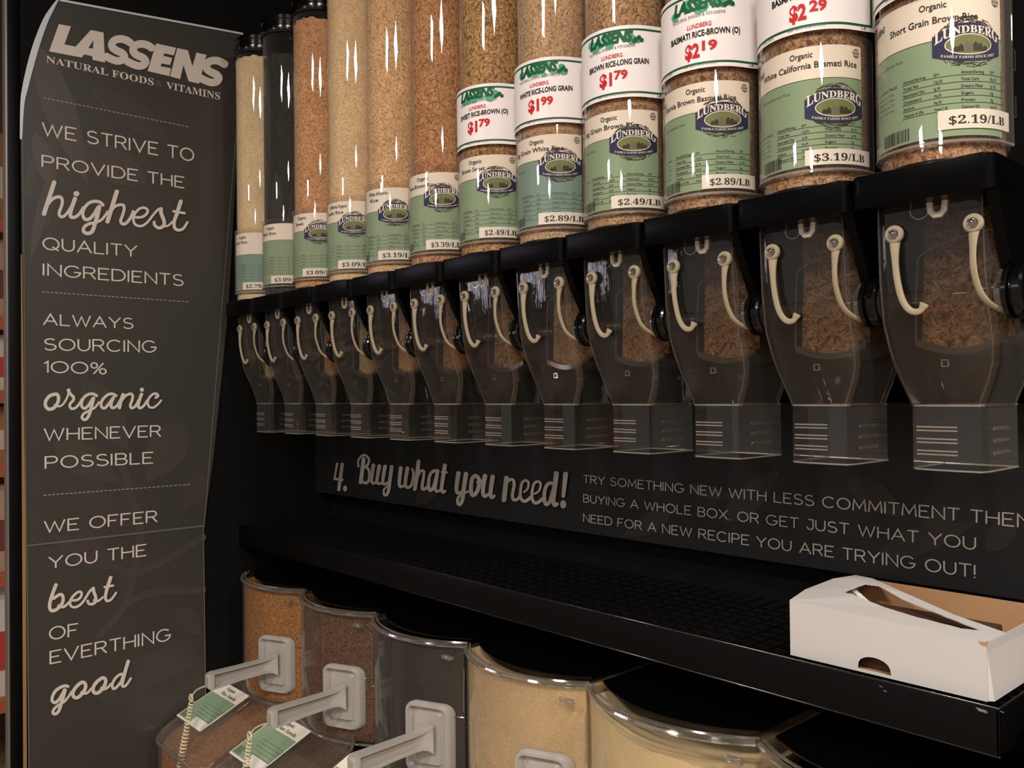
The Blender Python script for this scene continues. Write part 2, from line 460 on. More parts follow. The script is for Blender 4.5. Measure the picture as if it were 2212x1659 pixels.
def bold(s):
    o = ''
    for ch in s:
        k = ord(ch)
        if 'A' <= ch <= 'Z': o += chr(0x1D400 + k - 65)
        elif 'a' <= ch <= 'z': o += chr(0x1D41A + k - 97)
        elif '0' <= ch <= '9': o += chr(0x1D7CE + k - 48)
        else: o += ch
    return o
def font_text(s, off=0, shear=0, space=1):
    """2-D outline of a string in the built-in typeface, scaled so cap height = 1, x from 0"""
    key = (s, off, shear, space)
    if key in _tc: return _tc[key]
    cu = bpy.data.curves.new('t', 'FONT'); cu.body = s; cu.size = 1; cu.offset = off; cu.shear = shear
    cu.space_character = space; cu.resolution_u = 2
    ob = bpy.data.objects.new('t', cu)
    C.objects.link(ob)
    dg = bpy.context.evaluated_depsgraph_get()
    me = ob.evaluated_get(dg).to_mesh()
    V = [Vector((v.co.x, v.co.y)) for v in me.vertices]; F = [tuple(p.vertices) for p in me.polygons]
    ob.evaluated_get(dg).to_mesh_clear()
    bpy.data.objects.remove(ob); bpy.data.curves.remove(cu)
    x0 = min(v.x for v in V); x1 = max(v.x for v in V)
    cap = .70
    V = [Vector(((v.x - x0)/cap, v.y/cap)) for v in V]
    _tc[key] = (V, F, (x1 - x0)/cap)
    return _tc[key]

def quad_map(pl, L, R, hl, hr, width):
    """text space -> plane: L,R are px ends of the baseline, hl,hr cap heights in px"""
    b0, b1 = pl(*L), pl(*R); t0, t1 = pl(L[0], L[1] - hl), pl(R[0], R[1] - hr)
    def f(p):
        s = p[0]/width
        return (b0 + (b1 - b0)*s)*(1 - p[1]) + (t0 + (t1 - t0)*s)*p[1]
    return f

# ---------------------------------------------------------------- the shop around
fl = MB(); fl.box(-7, 5, -6, 3.5, -1.50, -1.45)
struct('floor', fl, M['floor'])
cl = MB(); cl.box(-7, 5, -6, 3.5, 2.25, 2.30)
struct('ceiling', cl, M['ceil'])

wl = MB(); wl.box(-7.05, -7.0, -6, 3.5, -1.45, 2.25)
struct('wall_left', wl, mat('beige_wall', (150, 128, 108), .8))
def glow(name, rgb, st):
    m, nt, b = base(name)
    b.inputs['Base Color'].default_value = (.02, .02, .02, 1)
    b.inputs['Emission Color'].default_value = (*lin(rgb), 1); b.inputs['Emission Strength'].default_value = st
    return m
GL = [glow('streak_glow_white', (226, 232, 246), 4), glow('streak_glow_coral', (240, 170, 150), 2.5), glow('streak_glow_blue', (120, 130, 200), 2)]  # invented glow colours for the streaks reflected in the valve bodies
wf = MB()
for y in (-5.2, -4.2, -3.2, -2.2): wf.box(-7.0, -6.96, y - .03, y + .03, -.2, 1.5)
wf.box(-7.0, -6.96, -5.2, -2.2, -.25, -.19); wf.box(-7.0, -6.96, -5.2, -2.2, 1.48, 1.54)
wn = struct('added_window_1', wf, M['black'])  # unseen window, added to give the valve bodies their coloured streaks
rw = random.Random(3)
for k in range(15):
    y0_ = -5.17 + k*.197; y1_ = y0_ + (.12 if k % 4 else .17); z0_ = rw.uniform(-.1, .75); z1_ = rw.uniform(1.1, 1.46)
    pb = MB(); pb.box(-6.99, -6.98, y0_, y1_, z0_, z1_)
    pp = mk('pane', pb, GL[(0, 1, 0, 0, 2)[k % 5]], None); pp.parent = wn; pp.location = (0, 0, 0)  # glowing strip shaped for a streaky reflection

# ---------------------------------------------------------------- shelving unit
XW = -2.15
XR = -.334
unit = thing('end_panel', 'tall black end panel of the shelving that carries the lettered side sign', 'panel', (XW, .9, -1.45))
mb = MB(); mb.box(XW - .03, XW, .474, 1.32, -1.45, 1.30)
mk('side_panel', mb, M['blackmatte'], unit)
mb = MB(); mb.bbox(XW - .034, XW - .001, .450, .4725, -1.45, 1.30, .002)
mk('front_upright', mb, M['black'], unit)
mb = MB(); mb.box(XW - .036, XW - .010, .4462, .4498, -1.45, 1.30)
mk('edge_trim', mb, mat('brushed_steel_trim', (150, 142, 138), .35, metal=.6), unit, label='pale metal trim on front edge')
mb = MB(); mb.box(XW + .001, 0.62, 1.246, 1.27, -1.45, 1.30)
struct('wall_back', mb, M['blackmatte'])
rail = thing('mounting_rail', 'black mounting rail behind the row of dispenser valves', 'rail', (-1.1, 1.17, .03))
mb = MB(); mb.box(XW + .002, XR + .24, 1.092, 1.245, .03, .198)
mk('rail_bar', mb, M['blackmatte'], rail)
deck = thing('base_deck', 'black base deck under the row of scoop bins', 'shelf', (-1.1, .93, -1.45))
mb = MB(); mb.box(XW + .002, XR + .24, .64, 1.245, -1.12, -1.076)
mk('deck_board', mb, M['black'], deck)
mb = MB(); mb.box(XW + .002, XR + .24, .66, .69, -1.45, -1.12)
mk('kick_plate', mb, M['black'], deck)

# side sign ------------------------------------------------------
SX = XW + .004
side = thing('side_sign', 'tall dark taupe printed sign with pale lettering on the left end panel', 'sign', (SX, .68, -1.0))
def pX(x, y): return onX(x, y, SX + .003)
def pX2(x, y): return onX(x, y, SX + .0042)
up = [(57, 1176), (52, 900), (49.5, 700), (47, 500), (45, 300), (48, 225), (54, 190), (66, 140), (80, 92), (98, 45), (113, 18), (124, 1), (128, 0), (524, 73), (519, 180), (507, 420), (494, 660), (480, 800), (462, 980), (441, 1134)]
def plate(name, px, X, th, m, parent, label=None):
    P = [onX(x, y, X) for x, y in px]
    a = [Vector((X, p.y, p.z)) for p in P]; b = [Vector((X - th, p.y, p.z)) for p in P]
    mb = MB(); mb.loft([a, b], True, True, False)
    return mk(name, mb, m, parent, label)
plate('upper_panel', up[:4] + [tuple(p) for p in cat([Vector(q) for q in up[4:12]], 4)] + up[12:], SX + .002, .002, M['sign'], side)
low = [(58, 1182), (438.5, 1139), (440, 1300), (444, 1500), (447, 1700), (62, 1760), (63, 1659), (60, 1400)]
plate('lower_panel', low, SX + .0015, .0015, M['sign'], side)
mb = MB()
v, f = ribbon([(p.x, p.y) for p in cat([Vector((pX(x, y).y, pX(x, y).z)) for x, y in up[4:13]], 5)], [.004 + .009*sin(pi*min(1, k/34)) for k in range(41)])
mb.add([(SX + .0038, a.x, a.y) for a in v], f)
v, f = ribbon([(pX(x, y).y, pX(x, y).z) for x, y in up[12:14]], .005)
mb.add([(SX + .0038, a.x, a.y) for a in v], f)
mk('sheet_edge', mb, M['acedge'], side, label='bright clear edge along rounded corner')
mb = MB()
for a, b, w in (((57, 1179), (441, 1136), .005), ((441, 1134), (519, 180), .003), ((58, 1182), (63, 1659), .003), ((439, 1139), (446, 1659), .003), ((49, 240), (57, 1176), .002)):
    A, B = pX(*a), pX(*b)
    v, f = ribbon([(A.y, A.z), (B.y, B.z)], w); mb.add([(SX + .0034, q.x, q.y) for q in v], f)
mk('seam_line', mb, M['inkdim'], side, label='thin grey seam where the two panels meet')
# edge of the board in tan, shown between upright and sign
mb = MB(); mb.box(XW - .001, XW + .0035, .4730, .4795, -1.45, .32)
mk('board_edge', mb, M['wood'], unit, label='tan particle board edge')

def leaf(px_a, px_b, wid, mp, n=10):
    """pointed leaf between two px, as flat polygon on the plane mp; wid in px"""
    a = Vector(px_a); b = Vector(px_b); d = b - a; nrm = Vector((-d.y, d.x)).normalized()
    pts = []
    for k in range(n + 1):
        t = k/n; pts.append(a + d*t + nrm*(wid*sin(pi*t**.8)*.5))
    for k in range(n - 1, 0, -1):
        t = k/n; pts.append(a + d*t - nrm*(wid*sin(pi*t**.8)*.5))
    return [mp(p.x, p.y) for p in pts]
def pl(dx): return lambda x, y: onX(x, y, SX + .0020 + dx)
for nm, m, dx, L in (('leaf_print', 'leafA', .0003, [((340, 1010), (215, 975), 0), ((180, 822), (280, 975), 78), ((115, 955), (265, 1045), 70), ((395, 912), (315, 1045), 85), ((320, 395), (125, 300), 75), ((300, 250), (190, 190), 50)]),
                     ('leaf_print', 'leafB', .0005, [((148, 1046), (290, 1140), 60), ((118, 1160), (265, 1230), 70), ((440, 1015), (395, 1110), 50), ((380, 1315), (438, 1375), 50), ((355, 300), (200, 180), 60)]),
                     ('leaf_print', 'leafC', .0007, [((75, 90), (190, 400), 70), ((76, 285), (118, 420), 44), ((66, 560), (120, 330), 26)])):
    for q, (a, b, w) in enumerate(L):
        if w:
            P = leaf(a, b, w, pl(dx + .00005*q)); mb = MB(); mb.add(P, [tuple(range(len(P)))])
            mk(nm, mb, M[m], side)
    if m == 'leafA':
        for q, S in enumerate([[(305, 1150), (275, 1040), (262, 1000)], [(212, 1375), (262, 1320), (290, 1240), (305, 1150)], [(290, 1240), (350, 1215), (440, 1160)], [(265, 1310), (330, 1280), (440, 1275)], [(255, 1228), (290, 1245)], [(100, 480), (115, 350), (112, 130)], [(112, 330), (72, 360), (58, 420)]]):
            P = cat([Vector(p) for p in S], 5)
            v, f = ribbon([(pl(dx)(p.x, p.y).y, pl(dx)(p.x, p.y).z) for p in P], .018)
            mb = MB(); mb.add([(SX + .00205 + .00003*q, u.x, u.y) for u in v], f)
            mk('stem_print', mb, M[m], side)

mb = MB()
def put_text(mb, T, L, R, hl, hr, plane):
    V, F, wd = T; f = quad_map(plane, L, R, hl, hr, wd)
    nv = Vector((1, 0, 0)) if plane is pX else Vector((0, -1, 0))
    mb.add([f(v) + nv*(v[2] if len(v) > 2 else 0) for v in V], F)
for s, L, R, hl, hr in (
    ('WE STRIVE TO', (92, 291), (418, 348.5), 26, 25.5), ('PROVIDE THE', (91.5, 359.6), (397, 405.9), 24, 23),
    ('QUALITY', (93.4, 538), (295, 554.4), 25, 23), ('INGREDIENTS', (94, 594), (395, 617.3), 24, 23),
    ('ALWAYS', (94.5, 701), (286.8, 710), 23, 22), ('SOURCING', (96.2, 755.8), (336.5, 760.8), 24, 24),
    ('100%', (96.2, 803.9), (228.8, 808), 23.5, 23.5), ('WHENEVER', (96.2, 951.5), (346.5, 942.5), 25, 23),
    ('POSSIBLE', (98.3, 1011.8), (330, 1000.2), 25, 23), ('WE OFFER', (96.5, 1150.5), (338.6, 1127), 24, 23.5),
    ('YOU THE', (106, 1228), (315, 1200), 24, 24), ('OF', (107.5, 1382), (168, 1373), 26, 26),
    ('EVERTHING', (108.8, 1433.6), (367.3, 1382.4), 26, 25)):
    mb = MB(); put_text(mb, stroke_text(s, .24, .115), L, R, hl, hr, pX)
    mk('sans_lettering', mb, M['ink'], side)
mb = MB()
for a, b in (((94.5, 211.4), (410.9, 274.7)), ((91.2, 630.5), (411, 652.4)), ((94.5, 1070), (414.5, 1046))):
    n = 34; mb = MB()
    for k in range(n):
        t0, t1 = k/n, (k + .55)/n
        A = pX(a[0] + (b[0] - a[0])*t0, a[1] + (b[1] - a[1])*t0); B = pX(a[0] + (b[0] - a[0])*t1, a[1] + (b[1] - a[1])*t1)
        v, f = ribbon([(A.y, A.z), (B.y, B.z)], .0022); mb.add([(SX + .003, q.x, q.y) for q in v], f)
    mk('dashed_rule', mb, M['ink2'], side, kind='stuff')
mb = MB()
put_text(mb, font_text(bold('NATURAL FOODS')), (99.5, 134.3), (332, 185), 14.6, 15.2, pX)
put_text(mb, font_text(bold('VITAMINS')), (359, 191), (475.3, 216), 15.2, 16, pX)
mk('serif_lettering', mb, M['ink'], side)
mb = MB(); put_text(mb, font_text('&'), (335, 185), (352, 189), 14, 14, pX)
mk('ampersand', mb, M['inkdim'], side)

def strokes(mb, org, sc_, L, plane, nrm):
    """brush strokes traced in 2-D, laid on a plane; each: points, width(s), dot?"""
    lift = 0
    for st in L:
        pts, w = st[0], st[1]
        closed = len(pts) > 3 and pts[0] == pts[-1]
        P = cat([Vector(p) for p in (pts[:-1] if closed else pts)], 6, closed) if len(pts) > 2 else [Vector(p) for p in pts]
        if closed: P.append(P[0].copy())
        ws = w if isinstance(w, (int, float)) else [w[0] + (w[1] - w[0])*i/(len(P) - 1) for i in range(len(P))]
        v, f = ribbon(P, ws)
        lift += .00002
        mb.add([plane(org[0] + q.x*sc_, org[1] + q.y*sc_) + nrm*(lift + .000006*(k//2)) for k, q in enumerate(v)], f)
        lift += .000006*len(v)/2
def dots(mb, org, sc_, L, plane):
    for x, y, rx, ry in L:
        mb.add([plane(org[0] + (x + rx*cos(a*pi/8))*sc_, org[1] + (y + ry*sin(a*pi/8))*sc_) for a in range(16)], [tuple(range(16))])
NX = Vector((1, 0, 0)); NY = Vector((0, -1, 0))
mb = MB()
strokes(mb, (80, 380), .1537, [
 ([(243, 85), (95, 540)], 62), ([(130, 430), (200, 340), (270, 300), (330, 300), (355, 350), (345, 420), (310, 520), (330, 572), (380, 565), (430, 510), (480, 430)], (48, 40)),
 ([(535, 315), (480, 470), (468, 560), (505, 585), (560, 565), (610, 510), (650, 440)], (60, 38)),
 ([(930, 415), (880, 370), (800, 358), (720, 388), (660, 460), (640, 540), (670, 608), (730, 608), (790, 550), (840, 470), (870, 430)], (44, 50)),
 ([(872, 430), (850, 540), (810, 680), (770, 785), (700, 810), (650, 775), (665, 715), (730, 675), (820, 655), (900, 620), (960, 550), (990, 500)], (62, 34)),
 ([(1120, 215), (985, 650)], 62), ([(1010, 560), (1070, 450), (1140, 412), (1205, 412), (1222, 460), (1200, 550), (1172, 630), (1195, 675), (1250, 665), (1310, 590), (1350, 500)], (40, 45)),
 ([(1380, 585), (1470, 580), (1540, 530), (1545, 475), (1490, 448), (1420, 475), (1360, 555), (1352, 640), (1390, 695), (1470, 705), (1550, 650), (1620, 560), (1690, 480), (1730, 462)], (38, 34)),
 ([(1735, 460), (1740, 530), (1775, 620), (1780, 685), (1740, 728), (1690, 730), (1645, 690), (1640, 645)], (56, 40)), ([(1760, 710), (1830, 705), (1900, 645)], 30),
 ([(2015, 355), (1960, 530), (1920, 650), (1930, 735), (1980, 765), (2050, 740), (2108, 650)], (58, 34)), ([(1905, 500), (2070, 528)], 36)], pX, NX)
dots(mb, (80, 380), .1537, [(553, 250, 42, 38)], pX)
mk('script_lettering', mb, M['ink'], side)
mb = MB()
strokes(mb, (80, 820), .1311, [
 ([(300, 240), (210, 268), (145, 350), (140, 430), (190, 485), (270, 470), (330, 400), (355, 310), (335, 250), (300, 240)], 56), ([(285, 415), (330, 440), (400, 430), (460, 360), (505, 270), (520, 190)], 34),
 ([(520, 200), (560, 250), (600, 290), (595, 340), (550, 390), (537, 440), (570, 480), (640, 460), (700, 390), (740, 320)], (50, 40)),
 ([(985, 270), (930, 238), (860, 238), (780, 285), (735, 370), (735, 440), (780, 475), (840, 430), (900, 340), (925, 300)], (46, 50)),
 ([(930, 300), (900, 420), (860, 570), (810, 650), (765, 658), (737, 620), (770, 560), (860, 510), (950, 460), (1020, 370)], (58, 36)),
 ([(1305, 270), (1250, 238), (1180, 242), (1100, 300), (1055, 380), (1060, 450), (1110, 470), (1170, 410), (1230, 330), (1255, 290)], (46, 50)),
 ([(1255, 295), (1220, 380), (1218, 450), (1260, 465), (1320, 420), (1370, 330)], (56, 40)),
 ([(1415, 240), (1380, 340), (1350, 470)], 58), ([(1380, 360), (1450, 270), (1530, 235), (1568, 262), (1560, 340), (1530, 430), (1560, 468), (1620, 430), (1670, 340)], (44, 48)),
 ([(1718, 235), (1680, 340), (1662, 440), (1700, 468), (1760, 420), (1810, 340)], (56, 40)),
 ([(1945, 300), (1985, 270), (1960, 235), (1900, 242), (1835, 310), (1815, 390), (1845, 450), (1910, 460), (1980, 410), (2040, 340)], (46, 34))], pX, NX)
dots(mb, (80, 820), .1311, [(1728, 167, 36, 34), (520, 178, 33, 33)], pX)
mk('script_lettering', mb, M['ink'], side)
mb = MB()
strokes(mb, (90, 1220), .08137, [
 ([(385, 520), (300, 740), (230, 960), (210, 1120), (245, 1205), (330, 1215), (450, 1140), (545, 1020), (570, 900), (545, 805), (480, 790), (390, 840), (310, 900)], (96, 80)), ([(440, 1085), (560, 1120), (650, 1070), (720, 990)], (80, 60)),
 ([(820, 945), (940, 930), (1030, 860), (1060, 765), (1025, 715), (940, 735), (820, 845), (755, 970), (765, 1080), (850, 1125), (960, 1100), (1080, 1000), (1180, 850), (1280, 690), (1370, 620)], (70, 64)),
 ([(1365, 610), (1375, 700), (1420, 820), (1435, 920), (1400, 1005), (1310, 1045), (1235, 1015), (1215, 945)], (92, 70)), ([(1390, 930), (1430, 970), (1530, 935), (1630, 850)], (80, 50)),
 ([(1830, 325), (1740, 600), (1690, 800), (1695, 915), (1750, 960), (1850, 905), (1975, 730)], (96, 56)), ([(1655, 590), (1895, 548)], 64)], pX, NX)
mk('script_lettering', mb, M['ink'], side)
mb = MB()
strokes(mb, (90, 1410), .09494, [
 ([(605, 770), (540, 752), (430, 785), (310, 875), (245, 1000), (240, 1095), (300, 1135), (380, 1080), (460, 960), (515, 850)], (70, 74)),
 ([(530, 835), (500, 960), (450, 1140), (390, 1320), (315, 1390), (255, 1370), (275, 1290), (370, 1195), (500, 1120), (600, 1010), (680, 880)], (84, 50)),
 ([(930, 668), (835, 722), (735, 840), (708, 950), (745, 1012), (820, 1015), (915, 930), (985, 820), (992, 715), (930, 668)], 80), ([(900, 895), (980, 925), (1060, 890), (1130, 800)], (70, 50)),
 ([(1395, 568), (1290, 625), (1195, 730), (1165, 840), (1195, 905), (1270, 910), (1365, 835), (1435, 720), (1450, 615), (1395, 568)], 80), ([(1350, 795), (1430, 820), (1510, 775), (1570, 700)], (70, 50)),
 ([(1850, 478), (1760, 498), (1665, 585), (1605, 700), (1605, 785), (1650, 815), (1730, 745), (1805, 640), (1850, 500)], (60, 64)), ([(1965, 180), (1890, 430), (1835, 650), (1825, 735), (1862, 762), (1930, 715), (2025, 570)], (84, 50))], pX, NX)
mk('script_lettering', mb, M['ink'], side)
# the big shop name
mb = MB()
def polys(mb, org, s_, L, plane):
    for i, P in enumerate(L):
        mb.add([plane(org[0] + x*s_, org[1] + y*s_) + NX*(i*.00002) for x, y in P], [tuple(range(len(P)))])
polys(mb, (90, 40), .09646, [[(385, 125), (655, 175), (510, 580), (760, 630), (720, 842), (165, 735)],
 [(1100, 258), (1240, 286), (1160, 490), (1045, 660), (950, 805), (900, 875), (640, 826), (760, 630)],
 [(1240, 286), (1385, 315), (1420, 985), (1140, 925), (1135, 845), (1150, 675), (1160, 490)], [(1045, 660), (1150, 675), (1135, 845), (950, 805)]], pX)
polys(mb, (280, 60), .09946, [[(575, 340), (1010, 435), (960, 600), (755, 555), (735, 610), (925, 655), (880, 810), (690, 775), (675, 835), (900, 880), (862, 1050), (390, 940)],
 [(1035, 440), (1265, 490), (1365, 835), (1450, 540), (1670, 585), (1510, 1215), (1280, 1160), (1170, 810), (1095, 1115), (878, 1055)]], pX)
SP = [(2000, 555), (1900, 490), (1780, 458), (1650, 478), (1575, 560), (1590, 650), (1680, 720), (1790, 770), (1850, 850), (1800, 930), (1690, 950), (1560, 910), (1430, 845)]
for dx, dy in ((0, 0), (46, 10.8), (204, 46.6)):
    strokes(mb, (90 + dx, 40 + dy), .09646, [(SP, 172)], pX, NX)
mk('bold_lettering', mb, M['ink'], side)

# back sign -------------------------------------------------------
SY = 1.195
bsign = thing('back_sign', 'long charcoal sign with pale lettering behind the spouts above the wire shelf', 'sign', (-1.1, SY, -.27))
mb = MB(); mb.box(XW + .004, XR + .25, SY, SY + .045, -.2645, -.0190)
mk('board', mb, M['sign2'], bsign)
def pY(x, y): return onY(x, y, SY - .0015)
mb = MB()
for q_, (a, b, w) in enumerate((((1560, 1130), (1690, 1010), 60), ((1830, 1030), (1960, 1120), 60), ((1990, 1150), (2080, 1095), 50), ((1450, 1110), (1340, 1160), 46), ((1900, 1195), (2110, 1130), 60), ((1480, 1050), (1600, 1080), 30), ((2130, 1190), (2205, 1110), 60), ((900, 1090), (960, 1020), 40))):
    P = leaf(a, b, w, lambda x, y: onY(x, y, SY - .0006 - .00006*q_)); mb = MB(); mb.add(P, [tuple(range(len(P)))])
    mk('leaf_print', mb, M['sleafA'], bsign)
mb = MB()
for s, L, R, hl, hr in (('TRY SOMETHING NEW WITH LESS COMMITMENT THEN', (1260.5, 1042.5), (2228, 1140.5), 16, 27.5),
                        ('BUYING A WHOLE BOX. OR GET JUST WHAT YOU', (1260.5, 1084.3), (2106.7, 1187.3), 16, 25.5),
                        ('NEED FOR A NEW RECIPE YOU ARE TRYING OUT!', (1260.5, 1126.5), (2106.7, 1247.7), 16.4, 26.6)):
    T = stroke_text(s, .24, .115)
    mb = MB(); put_text(mb, T, L, R, hl, hr, pY)
    mk('sans_lettering', mb, M['ink2'], bsign)
mb = MB()
strokes(mb, (710, 970), .12658, [
 ([(145, 245), (100, 505)], (40, 30)), ([(95, 508), (240, 525)], 44), ([(232, 250), (172, 700)], 56),
 ([(510, 300), (505, 200), (555, 125), (620, 105), (678, 150), (688, 220), (655, 285), (610, 305)], (34, 44)), ([(600, 160), (550, 575)], 66), ([(620, 305), (680, 340), (700, 430), (690, 530), (645, 580), (590, 560)], (44, 50)),
 ([(770, 270), (745, 440), (738, 545), (768, 585), (840, 555)], (66, 40)), ([(872, 285), (845, 430), (830, 550), (862, 592), (915, 575)], (66, 40)),
 ([(972, 290), (942, 450), (932, 570), (968, 600), (1030, 560)], (66, 40)), ([(1085, 295), (1050, 560), (1028, 720), (990, 785), (952, 765), (955, 690), (1010, 630)], (66, 28)),
 ([(1242, 315), (1220, 500), (1218, 610), (1250, 645), (1315, 610)], (66, 40)), ([(1358, 320), (1328, 500), (1322, 615), (1362, 655), (1420, 620), (1452, 500), (1460, 400), (1435, 335)], (66, 36)),
 ([(1548, 200), (1520, 450), (1482, 690)], 66), ([(1530, 480), (1585, 375), (1635, 375), (1640, 420), (1628, 520), (1610, 640), (1632, 685), (1700, 655)], (40, 56)),
 ([(1890, 375), (1800, 378), (1742, 450), (1720, 600), (1740, 695), (1790, 680), (1835, 560), (1868, 400)], 56), ([(1876, 385), (1850, 560), (1838, 680), (1872, 722), (1935, 690)], (60, 40)),
 ([(2005, 270), (1960, 560), (1946, 680), (1970, 735), (2010, 712)], (70, 46)), ([(1945, 388), (2045, 400)], 36)], pY, NY)
dots(mb, (710, 970), .12658, [(280, 672, 36, 50)], pY)
strokes(mb, (970, 980), .12658, [
 ([(162, 325), (132, 520), (130, 635), (162, 675), (215, 650)], (76, 50)), ([(292, 335), (250, 620), (232, 780), (190, 865), (152, 845), (155, 760), (215, 700), (335, 640)], (76, 34)),
 ([(450, 378), (395, 440), (378, 600), (392, 690), (430, 705), (485, 640), (518, 520), (508, 420), (450, 378)], 66), ([(480, 485), (540, 490), (590, 435)], 40),
 ([(622, 370), (590, 560), (588, 685), (622, 725), (695, 680)], (78, 50)), ([(755, 385), (722, 600), (718, 710), (745, 745), (785, 715)], (78, 50)),
 ([(990, 405), (945, 800)], 80), ([(970, 520), (1045, 445), (1105, 452), (1120, 540), (1092, 700), (1112, 785), (1180, 775), (1225, 715)], (50, 56)),
 ([(1285, 655), (1350, 600), (1368, 500), (1325, 455), (1262, 490), (1232, 620), (1235, 740), (1275, 805), (1335, 800), (1405, 745)], (34, 60)),
 ([(1475, 685), (1550, 630), (1578, 520), (1532, 475), (1466, 512), (1434, 640), (1435, 770), (1475, 835), (1535, 830), (1615, 765)], (34, 60)),
 ([(1795, 510), (1722, 505), (1664, 580), (1642, 720), (1655, 835), (1692, 862), (1742, 800), (1795, 620)], (60, 64)), ([(1852, 325), (1812, 640), (1798, 800), (1822, 875), (1870, 850)], (88, 60)),
 ([(2010, 335), (1968, 730)], (86, 60))], pY, NY)
dots(mb, (970, 980), .12658, [(1948, 865, 52, 70)], pY)
mk('script_lettering', mb, M['ink2'], bsign)

# ---------------------------------------------------------------- gravity dispensers
PX, YC, RT = .15, .992, .062
def wrap(xc, r, s, z, lim=None):
    """arc length s (from the front, towards +x) on a cylinder about (xc, YC); straight beyond lim"""
    a = s/.065
    L = lim if lim is not None else 99
    if a > L:
        e = (a - L)*.065; a = L
        return Vector((xc + r*sin(a) + e*cos(a), YC - r*cos(a) + e*sin(a), z))
    return Vector((xc + r*sin(a), YC - r*cos(a), z))
def sheet(mb, xc, r, s0, s1, z0, z1, lim=None, n=28):
    vs = []
    for k in range(n + 1):
        s = s0 + (s1 - s0)*k/n
        vs += [wrap(xc, r, s, z0, lim), wrap(xc, r, s, z1, lim)]
    mb.add(vs, [(2*k, 2*k + 2, 2*k + 3, 2*k + 1) for k in range(n)], True)
def wtext(mb, xc, r, T, s0, s1, z, h, lim=None, slant=0, bow=0, grow=0):
    V, F, wd = T; k = (s1 - s0)/wd
    vs = []
    for v in V:
        t = v.x/wd; u = 2*t - 1
        hh = h*(1 + grow*u*u)
        vs.append(wrap(xc, r, s0 + v.x*k, z + slant*t - bow*u*u + v.y*hh, lim))
    mb.add(vs, F)
def wpoly(mb, xc, r, P, lim=None):
    mb.add([wrap(xc, r, s, z, lim) for s, z in P], [tuple(range(len(P)))])
def wribbon(mb, xc, r, P, w, lim=None):
    v, f = ribbon(P, w); mb.add([wrap(xc, r, q.x, q.y, lim) for q in v], f)
D2S = radians(1)*.065
TITLES = [('Organic', 'Sushi Rice'), ('Organic', 'Black Rice'), ('Organic', 'Sweet'), ('California Organic', 'Sushi Rice'), ('White Arborio', 'Rice'), ('Organic', 'Rose Brown Rice'),
          ('Organic', 'Brown Sweet'), ('Organic', 'Long Grain White Rice'), ('Organic', 'Long Grain Brown Rice'), ('Organic', 'California Brown Basmati Rice'),
          ('Organic', 'White California Basmati Rice'), ('Organic', 'Short Grain Brown Rice')]
PRICE = ['$2.79/LB', '$3.09/LB', '$3.09/LB', '$3.09/LB', '$3.19/LB', '$3.39/LB', '$2.49/LB', '$2.89/LB', '$2.49/LB', '$2.89/LB', '$3.19/LB', '$2.19/LB']
SALE = {7: ('SWEET RICE-BROWN (O)', '1', '79'), 8: ('WHITE RICE-LONG GRAIN', '1', '99'), 9: ('BROWN RICE-LONG GRAIN', '1', '79'),
        10: ('BASMATI RICE-BROWN (O)', '2', '19'), 11: ('BASMATI RICE-WHITE (O)', '2', '29'), 12: ('SHORT GRAIN-BROWN (O)', '1', '79')}
LABELS = ['clear gravity dispenser of cream rice with a short tube, against the lettered side panel',
          'clear gravity dispenser filled with black rice',
          'clear gravity dispenser of rosy tan rice, just right of the black rice one',
          'clear gravity dispenser of pale rice, second to the right of the black rice',
          'clear gravity dispenser of pale rice priced $3.19/LB with no white sale card',
          'clear gravity dispenser of tan rice priced $3.39/LB on its green label',
          'clear gravity dispenser of golden brown rice, first from left with a white sale card',
          'clear gravity dispenser of white long grain rice with red $1.99 sale card',
          'clear gravity dispenser with red $1.79 sale card, just right of the $1.99 one',
          'clear gravity dispenser of brown basmati rice with red $2.19 sale card',
          'clear gravity dispenser of white basmati rice with red $2.29 sale card',
          'large nearest clear gravity dispenser at right, green label priced $2.19/LB']
# shared outlines
def body_sec(hw, yf, yb, z, r=.014, bow=0):
    P = rrect(-hw, hw, yf, yb, r, 4)
    return [(x, y - (bow*(1 - (x/hw)**2) if y < yf + r else 0), z) for x, y in P]

